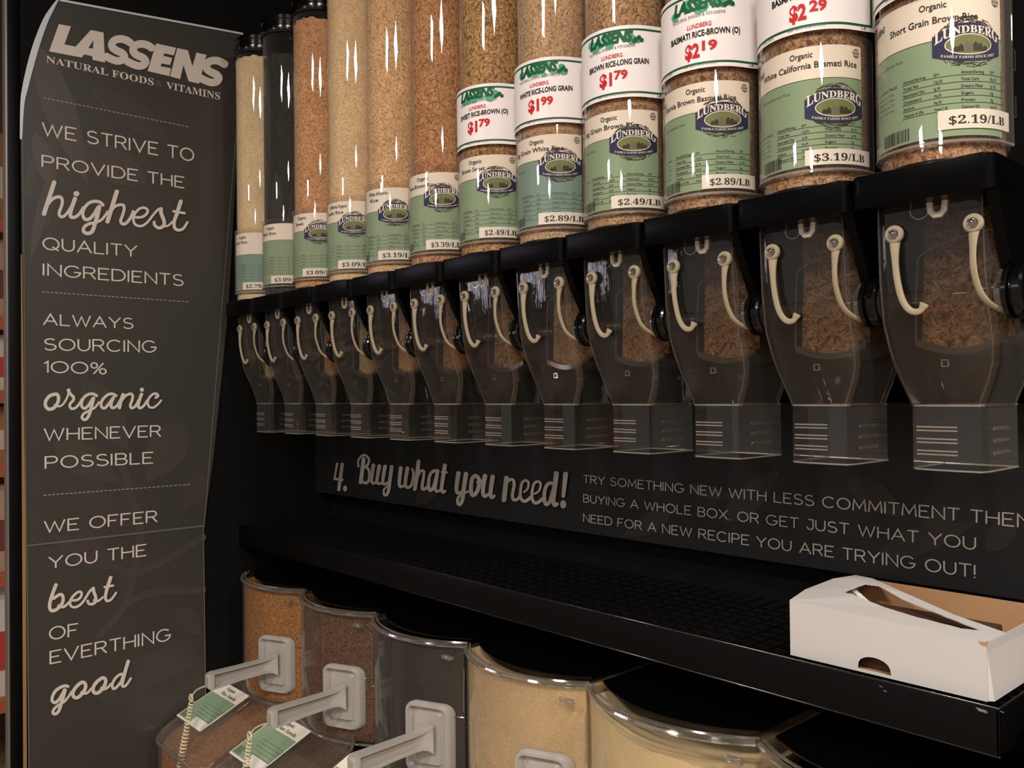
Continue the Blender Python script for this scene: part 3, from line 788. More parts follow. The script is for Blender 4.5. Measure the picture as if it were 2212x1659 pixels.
for i in range(1, 13):
    xc = -.389 - PX*(12 - i)
    d = thing('bulk_dispenser', LABELS[i - 1], 'dispenser', (xc, YC, .20), 'gravity dispensers of rice in a row')
    # the tube
    mb = MB(); mb.lathe([(RT, .238), (RT, .855)], (xc, YC, 0), n=56)
    mk('tube', mb, M['clear'], d)
    ztop = [.838, .80, .832, .85, .85, .85, .85, .85, .85, .85, .85, .85][i - 1]
    mb = MB()
    prof = [(.0604, .240), (.0604, ztop)]
    rings = 48; secs = []
    for r_, z_ in prof: secs.append([(xc + r_*cos(2*pi*k/rings), YC + r_*sin(2*pi*k/rings), z_ + (random.uniform(-.004, .004) if z_ == ztop else 0)) for k in range(rings)])
    secs.append([(xc + .03*cos(2*pi*k/rings), YC + .03*sin(2*pi*k/rings), ztop + .006 + random.uniform(-.002, .002)) for k in range(rings)])
    mb.loft(secs, True, True, True)
    mk('rice', mb, RICE[i - 1], d, kind='stuff')
    mb = MB(); mb.lathe([(.0655, .848), (.0665, .850), (.0665, .864), (.064, .866), (.064, .878), (.066, .880), (.066, .888), (.060, .892), (.045, .893)], (xc, YC, 0), n=48, cap1=True)
    mk('lid', mb, M['blackgloss'], d)
    mb = MB(); mb.lathe([(.0635, .252), (.0648, .2535), (.0648, .2565), (.0635, .258)], (xc, YC, 0), n=56)
    mk('tube_rim', mb, M['clearrim'], d)
    # collar
    mb = MB()
    def csec(h, z, yf=.924):
        return [(xc + x, y, z) for x, y in rrect(-h, h, yf, 1.066, .014, 5)]
    mb.loft([csec(.0738, .199), csec(.0745, .2, .9235), csec(.0745, .2345, .9235), csec(.0738, .2353, .9245), csec(.066, .2355, .932)], True, True, True)
    co_ = mk('collar', mb, M['blackcollar'], d)
    mb = MB(); mb.tube([(xc - .066, .9242, .2351), (xc + .066, .9242, .2351)], .0006, 6)
    mk('top_edge', mb, M['blackedge'], co_)
    mb = MB()
    arm = [(.930, .215), (1.075, .215), (1.075, .085), (1.04, .070), (1.00, .105), (.975, .125), (.960, .150), (.942, .185)]
    mb.loft([[(xc + .0632, y, z) for y, z in arm], [(xc + .0744, y, z) for y, z in arm]], True, True, False)
    mk('arm', mb, M['blackcollar'], co_)
    # valve body
    mb = MB()
    S = [(.0600, .950, 1.088, .200), (.0610, .950, 1.088, .196), (.0615, .954, 1.088, .12), (.0620, .962, 1.09, .075), (.0612, .972, 1.09, .050), (.0580, .981, 1.09, .028),
         (.0515, .986, 1.09, .008), (.0440, .988, 1.09, -.010), (.0405, .9885, 1.09, -.020)]
    mb.loft([[(xc + x, y, z) for x, y, z in body_sec(h, yf, yb, z, .016 if k < 5 else .012)] for k, (h, yf, yb, z) in enumerate(S)], False, False, True)
    vb = mk('valve_body', mb, M['clearbody'], d, sharp=60)
    # moulded seams along the front corners
    for sx in (-1, 1):
        mb = MB()
        mb.tube([(xc + sx*(h - .007), yf + .0015, z) for h, yf, yb, z in S], .0010, 5)
        mb.tube([(xc + sx*h, yb - .012, z) for h, yf, yb, z in S], .0010, 5)
        mk('seam', mb, M['clearseam'], vb)
    mb = MB()
    O = [(-.0395, 1.088), (-.0395, .998), (-.033, .9895), (-.012, .9865), (.012, .9865), (.0365, .9885), (.0395, 1.00), (.0395, 1.088)]
    mb.loft([[(xc + x*(1 + .0 - (z + .02)*.12), y, z) for x, y in O] for z in (-.018, -.0895)], False, False, False)
    sp = mk('spout', mb, M['clearspout'], d)
    mb = MB()
    for zz, rr in ((-.0895, .0011), (-.0185, .0012)):
        P = [(xc + x*(1 - (zz + .02)*.12), y, zz) for x, y in O]
        mb.tube(P + [P[0]], rr, 6)
    mk('spout_lip', mb, M['clearridge'], sp)
    for zz in (-.044, -.0572, -.0704):
        mb = MB()
        for q in (-.0022, .0018): mb.tube([(xc - .031, .9882, zz + q), (xc - .010, .9862, zz + q), (xc + .013, .9860, zz + q)], .0009, 8)
        mk('ridge', mb, M['clearridge'], sp)
        mb = MB(); mb.bbox(xc + .0385, xc + .0405, 1.015, 1.06, zz - .002, zz + .002, .0007, 2)
        mk('ridge', mb, M['clearrib'], sp)
    mb = MB()   # little square mark on the front
    for a0, a1, b0, b1 in ((-.004, .004, -.004, -.0028), (-.004, .004, .0028, .004), (-.004, -.0028, -.0028, .0028), (.0028, .004, -.0028, .0028)):
        mb.box(xc + .004 + a0, xc + .004 + a1, .979, .981, .028 + b0, .028 + b1)
    mk('square_mark', mb, M['clearrib'], vb)
    # chamber of rice with its clear scoop tray
    mb = MB()
    def outl(dx, dz):
        A = [(-.030 - dx, .197), (-.030 - dx, .148), (-.0335 - dx, .056 - dz)]
        for k in range(1, 12):
            t = k/12; A.append((-.0335 - dx + (.089 + 2*dx)*t, .056 - dz - .011*sin(pi*t)))
        return A + [(.0555 + dx, .056 - dz), (.0555 + dx, .197)]
    mb.loft([[(xc + x, y, z) for x, z in outl(0, 0)] for y in (1.012, 1.080)], True, True, False)
    mk('chamber_rice', mb, RICE[i - 1], d, kind='stuff')
    mb = MB()
    A = outl(.0012, 0)[2:-1]; B = outl(.0012, .0075)[2:-1]
    mb.loft([[(xc + x, .998, z) for x, z in A + B[::-1]], [(xc + x, 1.078, z) for x, z in A + B[::-1]]], True, True, False)
    mb.tube([(xc + x, .998, z) for x, z in [(.05, .170), (.02, .167), (-.010, .160), (-.026, .153), (-.031, .148), (-.034, .10), (-.0345, .052)]], .0012, 6)
    mk('tray', mb, M['clearrib'], d, label='clear curved tray under the rice')
    # straps
    for q, path in enumerate(([(-.034, .9475, .1625), (-.0335, .9455, .150), (-.0325, .9455, .128), (-.0300, .948, .106), (-.0255, .950, .092), (-.0185, .951, .0845), (-.0100, .951, .0842), (-.005, .952, .092)],
                              [(.0475, .9475, .1625), (.0470, .9455, .150), (.0465, .946, .128), (.0480, .951, .108), (.0525, .957, .093), (.0600, .968, .083), (.0665, .982, .079)])):
        hx = path[0][0]; hz = .1695
        P = cat(path, 4)
        n = len(P); rs = [.0062 - .0026*min(1, k/(n*.22)) for k in range(n)]
        if q == 0: rs[-3:] = [.0042, .0052, .0048]
        mb = MB(); mb.tube([(xc + p.x, p.y, p.z) for p in P], rs, 10, flat=.62)
        mb.lathe([(.0050, .0024), (.0060, .0040), (.0085, .0040), (.0100, .0022), (.0100, -.0012), (.0085, -.0028), (.0058, -.0028), (.0048, -.0010), (.0050, .0024)], (xc + hx, .9455, hz), 'y', 24)
        so = mk('strap', mb, M['strap'], d)
        mb = MB(); mb.bbox(xc + hx - .0042, xc + hx + .0042, .9385, .953, hz - .0042, hz + .0042, .001)
        mb.lathe([(.0052, .0), (.0052, .004)], (xc + hx, .9485, hz), 'y', 16, cap0=True, cap1=True)
        mk('peg', mb, M['clearrib'], so)
    # hubs, axle and knob
    mb = MB()
    mb.lathe([(.016, -.004), (.024, -.002), (.0255, .006), (.0245, .010), (.012, .0115)], (xc + .0620, .985, .100), 'x', 28, cap0=True)
    mk('hub', mb, M['clearrib'], d)
    mb = MB()
    mb.lathe([(.0215, -.0005), (.0225, .0), (.019, .0015)], (xc - .0625, .985, .100), 'x', 28, cap1=True)
    mk('hub', mb, M['clearrib'], d)
    mb = MB(); mb.bbox(xc - .060, xc + .064, .978, .992, .093, .107, .002)
    mk('axle', mb, M['clearseam'], d)
    mb = MB()
    mb.lathe([(.010, .0), (.0265, .0), (.0285, .0015), (.0285, .0055), (.0270, .0068), (.0235, .0072), (.0235, .0092), (.0275, .0096), (.0290, .0112), (.0290, .0180), (.0270, .0205), (.020, .0210), (.012, .0195)], (xc + .0665, .985, .100), 'x', 36, cap0=True, cap1=True)
    mk('knob', mb, M['blackgloss'], d)
    # white clip under the collar
    mb = MB(); mb.tube([(xc + x, .952, z) for x, z in [(.002, .199), (.003, .189), (.007, .185), (.013, .185), (.017, .189), (.018, .199)]], .0040, 8)
    mk('clip', mb, M['whiteplastic'], vb)
    mb = MB(); mb.lathe([(.0095, .0), (.0108, .0), (.0108, .0015), (.0095, .0015)], (xc - .008, .9495, .193), 'y', 20)
    mk('ring', mb, M['clearrib'], vb)
    # label sleeve, card and its print
    lim = radians(82)
    s0, s1 = -84*D2S, 98*D2S
    mb = MB(); sheet(mb, xc, .0668, s0, s1, .254, .411, lim, 36)
    for zz, w in ((.411, .0008),):
        mb.tube([wrap(xc, .0668, s0 + (s1 - s0)*k/36, zz, lim) for k in range(37)], w, 6)
    mb.tube([wrap(xc, .0668, s1, z, lim) for z in (.254, .30, .35, .411)], .0008, 6)
    for zz in (.285, .335):
        mb.tube([wrap(xc, .0668, s1, zz, lim), wrap(xc, .0668, s1 + .006, zz, lim), wrap(xc, .0668, s1 + .006, zz + .022, lim), wrap(xc, .0668, s1, zz + .022, lim)], .0006, 5)
    ls = mk('label_sleeve', mb, M['clearsleeve'], d)
    mb = MB(); mb.tube([wrap(xc, .0660, s0 + (s1 - s0)*k/36, .2555, lim) for k in range(37)], .0017, 8)
    mk('sleeve_lip', mb, M['clearridge'], ls)
    mb = MB(); sheet(mb, xc, .0640, -82*D2S, 82*D2S, .261, .4095 if i == 12 else .401)
    cd = mk('label_card', mb, M['paper'], d)
    gz = {1: .348, 4: .359, 5: .357}.get(i, .3624)
    ctop = .401 if i != 12 else .4095
    mb = MB(); sheet(mb, xc, .0642, -82*D2S, 82*D2S, .261, gz)
    mk('green_panel', mb, M['green2'] if i in (1, 8) else M['green'], cd)
    # emblem
    ez = {12: .3575, 11: .330, 10: .353, 9: .355, 8: .353, 7: .355, 6: .355, 5: .352, 4: .352, 3: .358}.get(i)
    if ez:
        ea = {12: 46, 10: 47, 9: 48, 3: 54}.get(i, 50)
        hw_ = .036
        sC = ea*D2S; r = .0645
        mb = MB()
        for sgn, zc in ((1, 1), (-1, -1)):
            for k in range(60):
                a = random.uniform(pi*.1, pi*.9)*sgn; rr = random.uniform(.86, 1.12)
                p = (sC + hw_*.82*rr*cos(a), ez + .024*rr*sin(a)); t = a + pi/2 + random.uniform(-.3, .3)
                wribbon(mb, xc, r, [(p[0] - .004*cos(t), p[1] - .003*sin(t)), (p[0] + .004*cos(t), p[1] + .003*sin(t))], .0006)
        mk('wreath_print', mb, M['umber'], cd)
        mb = MB()
        top = [(sC + hw_*(-1 + 2*k/14), ez + .0085 + .0115*(1 - (-1 + 2*k/14)**2)) for k in range(15)]
        bot = [(sC + hw_*(1 - 2*k/14), ez - .0125 - .0075*(1 - (1 - 2*k/14)**2)*1.0) for k in range(15)]
        vs = [wrap(xc, r + .0002, *p) for p in top] + [wrap(xc, r + .0002, *p) for p in bot[::-1]]
        mb.add(vs, [(k, k + 1, 15 + k + 1, 15 + k) for k in range(14)])
        mk('emblem_badge', mb, M['navy'], cd)
        mb = MB()
        ov = [(sC + .024*cos(a*pi/12), ez - .0025 + .0105*sin(a*pi/12)) for a in range(24)]
        wribbon(mb, xc, r + .0004, ov + [ov[0]], .0011)
        wtext(mb, xc, r + .0004, font_text(bold('LUNDBERG'), .012), sC - hw_*.94, sC + hw_*.94, ez + .0095, .0075, bow=.0095, grow=.75)
        wtext(mb, xc, r + .0004, font_text(bold('FAMILY FARMS SINCE 1937')), sC - hw_*.78, sC + hw_*.78, ez - .0172, .0026, bow=-.0035)
        mk('emblem_lettering', mb, M['paper'], cd)
        mb = MB()
        ov2 = [(sC + .0232*cos(a*pi/12), ez - .0025 + .0098*sin(a*pi/12)) for a in range(24)]
        for k in range(20):
            u0, u1 = -1 + k/10, -1 + (k + 1)/10
            h0, h1 = .0098*sqrt(max(0, 1 - u0*u0)), .0098*sqrt(max(0, 1 - u1*u1))
            mb.add([wrap(xc, r + .0003, sC + .0232*u, ez - .0025 + h_) for u, h_ in ((u0, -h0), (u1, -h1), (u1, h1), (u0, h0))], [(0, 1, 2, 3)])
        mk('emblem_field', mb, M['olive'], cd)
        mb = MB()
        for fx, fh in ((-.014, .006), (-.009, .008), (.006, .010), (.011, .009), (.016, .006)):
            wpoly(mb, xc, r + .0004, [(sC + fx - .003, ez - .010), (sC + fx + .003, ez - .010), (sC + fx + .0024, ez - .010 + fh*.8), (sC + fx, ez - .010 + fh), (sC + fx - .0024, ez - .010 + fh*.7)])
        mk('emblem_figures', mb, M['umber'], cd)
        mb = MB()
        for fx, fh in ((-.003, .011), (.0015, .009)):
            wpoly(mb, xc, r + .0005, [(sC + fx - .002, ez - .010), (sC + fx + .002, ez - .010), (sC + fx + .0018, ez - .010 + fh*.8), (sC + fx, ez - .010 + fh), (sC + fx - .0018, ez - .010 + fh*.7)])
        mk('pale_figure', mb, M['inkgrey'], cd)
    # titles and small print
    t1, t2 = TITLES[i - 1]
    mb = MB()
    oz = .3855 if i != 12 else .393
    if i == 12: oz, tz = .3965, .3815
    else: oz, tz = .3890, .3765
    sh = {12: 13, 11: 19, 10: 8, 9: 8}.get(i, 8)
    w1 = .0265 if t1 == 'Organic' else .050
    wtext(mb, xc, .0645, font_text(t1, .012), 15*D2S - w1/2, 15*D2S + w1/2, oz - .001, .0070)
    w2 = {11: .126, 10: .124, 9: .106, 8: .106, 12: .093}.get(i, .0044*len(t2) + .006)
    wtext(mb, xc, .0645, font_text(t2, .012), sh*D2S - w2/2, sh*D2S + w2/2, tz - .001, .0072)
    mk('title_lettering', mb, M['inkblack'], cd)
    # grower's mark at the left edge and a small round seal
    if i >= 6:
        mb = MB()
        wtext(mb, xc, .0645, font_text('LASSENS', .03, .2, .9), -62*D2S, -36*D2S, ctop - .017, .006)
        mk('shop_lettering', mb, M['dgreen'], cd)
    mb = MB()
    q = [(74*D2S + .0052*cos(a*pi/8), ctop - .0085 + .0052*sin(a*pi/8)) for a in range(16)]
    if i not in (5, 1):
        wpoly(mb, xc, .0645, q); mk('round_seal', mb, M['inkgrey'], cd)
        mb = MB(); wtext(mb, xc, .0647, font_text('USDA', .02), 70*D2S, 78*D2S, ctop - .0082, .003)
        wtext(mb, xc, .0647, font_text('ORGANIC', .02), 70*D2S, 78*D2S, ctop - .0118, .0022)
        mk('seal_lettering', mb, M['paper'], cd)
    # fact table
    nz = .325 if i == 12 else .308
    if i in (1, 2): nz = .322
    mb = MB(); pitch = .0072
    rows = [('Amount/Serving', '%DV*', 'Amount/Serving', '%DV*'), ('Total Fat', '1.5g 2%', 'Total Carb', '40g 13%'), ('Saturated Fat', '0g 0%', 'Dietary Fiber', '3g 13%'),
            ('Cholesterol', '0mg 0%', 'Sugars', '1g'), ('Sodium', '0mg 0%', 'Protein', '3g'), ('Vitamin A 0%', 'Vitamin C 0%', 'Calcium 0%', 'Iron 2%')]
    for k, row in enumerate(rows):
        z = nz - k*pitch
        if z < .266: break
        wribbon(mb, xc, .0645, [(s*D2S, z - .0014) for s in range(-14, 83, 4)], .0005)
        if i >= 5:
            for (a0, wd), tx in zip(((-13, .020), (15, .012), (38, .020), (66, .012)), row):
                wtext(mb, xc, .0645, font_text(tx, .01), a0*D2S, a0*D2S + wd*min(1.2, len(tx)/13 + .15), z, .0030)
        else:
            for a0, a1 in ((-13, 8), (14, 24), (38, 58), (66, 78)):
                wribbon(mb, xc, .0645, [(a0*D2S, z + .0012), (a1*D2S, z + .0012)], .0014)
    wribbon(mb, xc, .0645, [(81*D2S, nz + .005), (81*D2S, max(.264, nz - 5*pitch))], .0006)
    mk('fact_table', mb, M['inkgreen'] if i < 9 else M['inkblack'], cd)
    mb = MB()
    wribbon(mb, xc, .0645, [(s*D2S, gz) for s in range(-82, 83, 4)], .0007)
    wtext(mb, xc, .0645, font_text(t2), -58*D2S, -58*D2S + w2*.55, gz - .014, .0032)
    if i >= 9:
        wtext(mb, xc, .0645, font_text('Nutrition Facts', .01), -52*D2S, -20*D2S, nz - .001, .0034)
        for k, tx in enumerate(('Serving Size 1/4 cup', 'Calories 160', 'Fat Calories 15', 'Percent Daily Values')):
            wtext(mb, xc, .0645, font_text(tx), -50*D2S, -24*D2S, nz - .007 - k*.0058, .0024)
    mk('small_print', mb, M['inkgreen'], cd)
    if i >= 5:
        mb = MB(); s = -40*D2S
        while s < -8*D2S:
            w = random.choice((.0004, .0007, .0011)); wpoly(mb, xc, .0645, [(s, .2635), (s + w, .2635), (s + w, .277), (s, .277)])
            s += w + random.choice((.0005, .0008, .0012))
        mk('barcode', mb, M['inkblack'], cd)
    # price sticker
    sa, sb = (18, 92) if i not in (10, 7, 6) else (22, 88)
    mb = MB(); sheet(mb, xc, .0655 if i < 99 else 0, sa*D2S, sb*D2S, .2615 if i != 12 else .268, .2795 if i != 12 else .288, lim, 14)
    ps = mk('price_sticker', mb, M['sticker'], cd)
    mb = MB(); zz = .2655 if i != 12 else .273
    wtext(mb, xc, .0658, font_text(bold(PRICE[i - 1])), (sa + 9)*D2S, (sb - 9)*D2S, zz, .0085, lim)
    mk('price_lettering', mb, M['inkblack'], cd)
    # sale card
    if i in SALE:
        nm, dl, ct = SALE[i]; z0, z1 = .418, .520; a0, a1 = -66*D2S, 96*D2S; dz = {7: .008, 8: .006, 9: .004}.get(i, 0)
        lm = radians(66)
        mb = MB(); sheet(mb, xc, .0675, a0, a1, z0, z1, lm, 34)
        scd = mk('sale_card', mb, M['salepaper'], d, label='white sale card with green border and red price')
        mb = MB(); r = .0678
        P = [(a0 + (a1 - a0 - .006)*k/34, z0 + .0065) for k in range(35)] + [(a1 - .006, z1 - .0065)] + [(a1 - .006 - (a1 - a0 - .006)*k/34, z1 - .0065) for k in range(1, 35)]
        wribbon(mb, xc, r, P, .0028, lm)
        mk('green_border', mb, M['dgreen'], scd)
        mb = MB()
        for k in range(16):
            u = random.uniform(-10, 58)*D2S; vz = .4945 + dz*.4 + random.uniform(-.005, .007) + (.004 if k % 2 else 0); rr = random.uniform(.003, .0055)
            q = [(u + rr*1.3*cos(a*pi/6), vz + rr*sin(a*pi/6)) for a in range(12)]
            mb.add([wrap(xc, r + .00004*k, s, z, lm) for s, z in q], [tuple(range(12))])
        mk('leaf_motif', mb, M['mgreen'], scd)
        mb = MB(); wtext(mb, xc, r + .0008, font_text('LASSENS', .055, .25, .95), -10*D2S, 48*D2S, .4935 + dz*.4, .0150, lm, slant=.002)
        for q in range(4):
            u = (49 + 3*q)*D2S
            mb.add([wrap(xc, r + .0009, u + .003*cos(a*pi/5), .497 + .0025*q % .006 + .003*sin(a*pi/5), lm) for a in range(10)], [tuple(range(10))])
        mk('logo_lettering', mb, M['dgreen'], scd)
        mb = MB(); wtext(mb, xc, r + .0003, font_text(bold('NATURAL FOODS & VITAMINS')), -12*D2S, 50*D2S, .4835 + dz*.6, .0042, lm, slant=.003)
        wtext(mb, xc, r + .0003, font_text('Valid 12/31/16 to 01/31/17', .01), 2*D2S, 40*D2S, z0 + .0035, .0030, lm)
        wtext(mb, xc, r + .0003, font_text('LB', .02), 78*D2S, 84*D2S, z0 + .0018, .0028, lm)
        wtext(mb, xc, r + .0003, font_text('UPC 2023', .01), -30*D2S, -14*D2S, z0 + .0025, .0026, lm)
        mk('small_lettering', mb, M['inkgrey'], scd)
        mb = MB(); wtext(mb, xc, r + .0003, font_text(nm, .030), (-12 - (3 if len(nm) > 21 else 0))*D2S, 67*D2S, .4575 + dz, .0078, lm, slant=.004)
        mk('product_lettering', mb, M['inkblack'], scd)
        mb = MB(); wtext(mb, xc, r + .0003, font_text('LUNDBERG', .015), 8*D2S, 35*D2S, .4705 + dz, .0058, lm, slant=.001)
        wtext(mb, xc, r + .0003, font_text('$' + dl, .045), 5*D2S, 22*D2S, .4330 + dz, .0175, lm)
        wtext(mb, xc, r + .0003, font_text(ct, .040), 24.5*D2S, 41*D2S, .4405 + dz, .0120, lm)
        mk('red_price', mb, M['red'], scd)

# ---------------------------------------------------------------- wire shelf
ZS, YL = -.3335, .973
sh = thing('wire_shelf', 'black steel shelf with wire mesh top and a plain front lip, under the spouts', 'shelf', (-1.24, 1.1, ZS))
mb = MB(); mb.bbox(XW + .003, XR, YL, YL + .004, -.382, -.332, .0012)
mb.box(XW + .003, XR, YL + .003, YL + .014, -.382, -.3795)
mk('front_lip', mb, M['black'], sh)
mb = MB(); mb.tube([(XW + .003, YL + .001, -.3322), (XR, YL + .001, -.3322)], .0012, 8)
mb.tube([(XW + .003, YL + .001, -.3822), (XR, YL + .001, -.3822)], .0012, 8)
mk('rolled_edge', mb, M['blackedge'], sh)
mb = MB(); mb.bbox(XR - .004, XR, YL, 1.24, -.382, -.333, .001)
mk('end_flange', mb, M['black'], sh)
mb = MB(); mb.box(XW + .003, XR - .004, YL + .004, 1.24, -.362, -.358)
mk('under_pan', mb, M['blackmatte'], sh)
mb = MB()
zt = ZS - .003
x = XW + .02
while x < XR - .005:
    mb.box(x, x + .0022, YL + .004, 1.24, zt, zt + .0022)
    mb.box(x, x + .0016, YL + .010, YL + .0116, -.358, zt)
    x += .0265
y = YL + .012
while y < 1.24:
    mb.box(XW + .003, XR - .004, y, y + .0024, zt - .0024, zt); y += .0265
mk('wire_mesh', mb, M['blackrail'], sh, kind='stuff')
mb = MB()
for x, y in ((2122, 1532), (2165, 1535), (1903, 1480), (1912, 1490)):
    p = onY(x, y + 3, YL - .0004); w = .0035 if x == 2122 else .0012
    mb.add([(p.x - w*2, YL - .0004, p.z + w*.6), (p.x + w*1.2, YL - .0004, p.z + w*.3), (p.x + w*1.5, YL - .0004, p.z - w*.5), (p.x - w, YL - .0004, p.z - w*.4)], [(0, 1, 2, 3)])
mk('paint_chip', mb, M['chip'], sh)
# bracket at the shelf end
mb = MB(); mb.bbox(XR + .012, XR + .016, 1.02, 1.17, -.47, -.36, .001)
mk('bracket', mb, M['black'], sh)

# ---------------------------------------------------------------- carton of ties
BX0, BX1, BY0, BY1, BZ0, BZ1 = -.581, -.3508, .988, 1.170, -.3325, -.2645
box = thing('carton', 'low white cardboard carton with torn-open top on the wire shelf', 'box', ((BX0 + BX1)/2, (BY0 + BY1)/2, BZ0))
t = .0012
zr = -.2705
# front wall with a thumb notch at its foot
mb = MB()
NXc, NW, NH = -.4735, .0195, .0205
Nx0, Nx1 = -.4935, -.4535
pts_top = [(BX0, BZ1), (BX1, zr)]
arcp = [((Nx0 + Nx1)/2 - (Nx1 - Nx0)/2*cos(pi*k/10), BZ0 + .0035 + .0165*sin(pi*k/10)**.7) for k in range(11)]
def ztopf(x): return BZ1 + (zr - BZ1)*(x - BX0)/(BX1 - BX0)
A = [(BX0, BZ0), (Nx0, BZ0), (Nx0, BZ0 + .0035)]
vs = []; fs = []
cols = [BX0, Nx0] + [p[0] for p in arcp[1:-1]] + [Nx1, BX1]
low_ = [BZ0, BZ0 + .0035] + [p[1] for p in arcp[1:-1]] + [BZ0 + .0035, BZ0]
def strip(xs, lo, hi, y0, y1):
    a = [(x, y0, l) for x, l in zip(xs, lo)] + [(x, y0, h) for x, h in zip(reversed(xs), reversed(hi))]
    b = [(x, y1, z) for x, _, z in a]
    return [a, b]
xs = [Nx0] + [p[0] for p in arcp[1:-1]] + [Nx1]; lo = [BZ0 + .0035] + [p[1] for p in arcp[1:-1]] + [BZ0 + .0035]
for k in range(len(xs) - 1):
    mb.loft(strip(xs[k:k + 2], lo[k:k + 2], [ztopf(x) for x in xs[k:k + 2]], BY0, BY0 + t), True, True, False)
mb.loft(strip([BX0, Nx0], [BZ0]*2, [ztopf(BX0), ztopf(Nx0)], BY0, BY0 + t), True, True, False)
mb.loft(strip([Nx1, BX1], [BZ0]*2, [ztopf(Nx1), ztopf(BX1)], BY0, BY0 + t), True, True, False)
mb.box(Nx0, Nx1, BY0, BY0 + t, BZ0, BZ0 + .0035)
mk('front_panel', mb, M['card'], box)
mb = MB()
mb.box(BX0, BX0 + t, BY0 + t, BY1, BZ0, BZ1)
mk('left_side_panel', mb, M['card'], box)
mb = MB()
mb.loft([[(BX1 - t, BY0, BZ0), (BX1 + .006, BY0 + .006, BZ0), (BX1 + .007, BY1, BZ0), (BX1 + .001, BY1, zr), (BX1, BY0, zr)], [(BX1 - 2*t, BY0 + t, BZ0), (BX1 + .006 - t, BY0 + .007, BZ0), (BX1 + .007 - t, BY1, BZ0), (BX1 + .001 - t, BY1, zr), (BX1 - t, BY0 + t, zr)]], True, True, False)
mk('right_side_panel', mb, M['card'], box)
mb = MB(); mb.box(BX0 + t, BX1, BY1 - t, BY1, BZ0, BZ1 + .002); mb.box(BX0 + t, BX1 - t, BY0 + t, BY1 - t, BZ0, BZ0 + .001)
mk('inner_liner', mb, M['kraft'], box, label='bare brown kraft inside of the back wall')
# top panel with a ragged hole
def onTop(x, y, dz=0):
    d = ray(x, y)
    # plane through the front edge, tipped slightly
    k = (BZ1 + dz)/d.z
    return d*k
out_ = [Vector((BX0, BY0, BZ1)), Vector((BX1, BY0, zr)), Vector((BX1 - .001, BY0 + .056, zr)), onTop(2060, 1321), onTop(1960, 1283), onTop(1885, 1254), onTop(1848, 1244), onTop(1800, 1252), onTop(1740, 1275)]
hole = [onTop(*p) for p in ((1822, 1282.5), (1868.5, 1267), (1900, 1274), (1960, 1296), (2030, 1321), (2119, 1353), (2079, 1350), (1990, 1330), (1903, 1307), (1860, 1294))]
def pz(p, e=0):
    x = p.x; base_ = BZ1 + (zr - BZ1)*(x - BX0)/(BX1 - BX0)
    return Vector((p.x, p.y, base_ + .006*max(0, 1 - abs((p.x - BX0)/.05 - 1))*max(0, (p.y - BY0)/.15) + e))
def ragged(P, n=7, amp=.0009):
    o = []
    for a, b in zip(P, P[1:] + P[:1]):
        for k in range(n): o.append(a.lerp(b, k/n) + Vector((random.uniform(-amp, amp), random.uniform(-amp, amp), 0)))
    return o
bm = bmesh.new()
def loop(P):
    vv = [bm.verts.new(pz(p)) for p in P]
    return [bm.edges.new((vv[k], vv[(k + 1) % len(vv)])) for k in range(len(vv))]
ee = loop(out_) + loop(ragged(hole))
bmesh.ops.triangle_fill(bm, use_beauty=True, edges=ee)
g = bmesh.ops.extrude_face_region(bm, geom=bm.faces[:])
for v in g['geom']:
    if isinstance(v, bmesh.types.BMVert): v.co.z += .0009
bm.verts.index_update()
mbt = MB(); mbt.add([v.co for v in bm.verts], [[v.index for v in f.verts] for f in bm.faces]); bm.free()
mk('top_flap', mbt, M['card'], box)
mb = MB()
c0 = Vector((BX1 + .0004, BY0 - .0003, zr + .0004))
mb.add([c0 + Vector(p) for p in ((-.008, 0, .0), (.0008, 0, .0002), (.0008, 0, -.0035), (-.004, 0, -.0035), (-.0075, 0, -.0015))], [(0, 1, 2, 3, 4)])
mb.add([c0 + Vector(p) for p in ((-.008, 0, .0004), (.0006, 0, .0006), (.0002, .006, .0006), (-.005, .0035, .0005))], [(0, 1, 2, 3)])
mk('torn_corner', mb, M['kraft'], box)
# bundles of ties lying in the carton
for k in range(2):
    mb = MB(); y = BY0 + .016 + k*.040
    z0 = BZ0 + .002 + k*.030
    mb.bbox(BX0 + .012, BX1 - .02 - .006*k, y, y + .014 + k*.055, z0, z0 + .022, .002)
    bl = mk('tie_bundle', mb, M['tie'], None)
    bl['label'] = ['brown tie bundle seen through the thumb notch of the white carton', 'brown tie bundle seen through the torn opening in the carton top'][k]; bl['category'] = 'ties'; bl['group'] = 'tie bundles in the carton'
for a, b, nm in (((1842, 1272), (1880, 1296), .004), ((1826, 1283), (1856, 1272), .003)):
    A = onTop(*a, dz=-.004); B = onTop(*b, dz=-.004)
    mb = MB(); n = (B - A).cross(Vector((0, 0, 1))).normalized()*(.0035)
    P = [A - n, A + n, B + n - Vector((0, 0, .006)), B - n - Vector((0, 0, .006))]
    mb.loft([P, [p - Vector((0, 0, .0006)) for p in P]], True, True, False)
    o = mk('paper_slip', mb, M['sticker'], None)
    o['category'] = 'paper slip'
    o['label'] = ('white paper slip poking up in the carton opening, longer one' if nm == .004 else 'short white paper slip at the left corner of the carton opening')

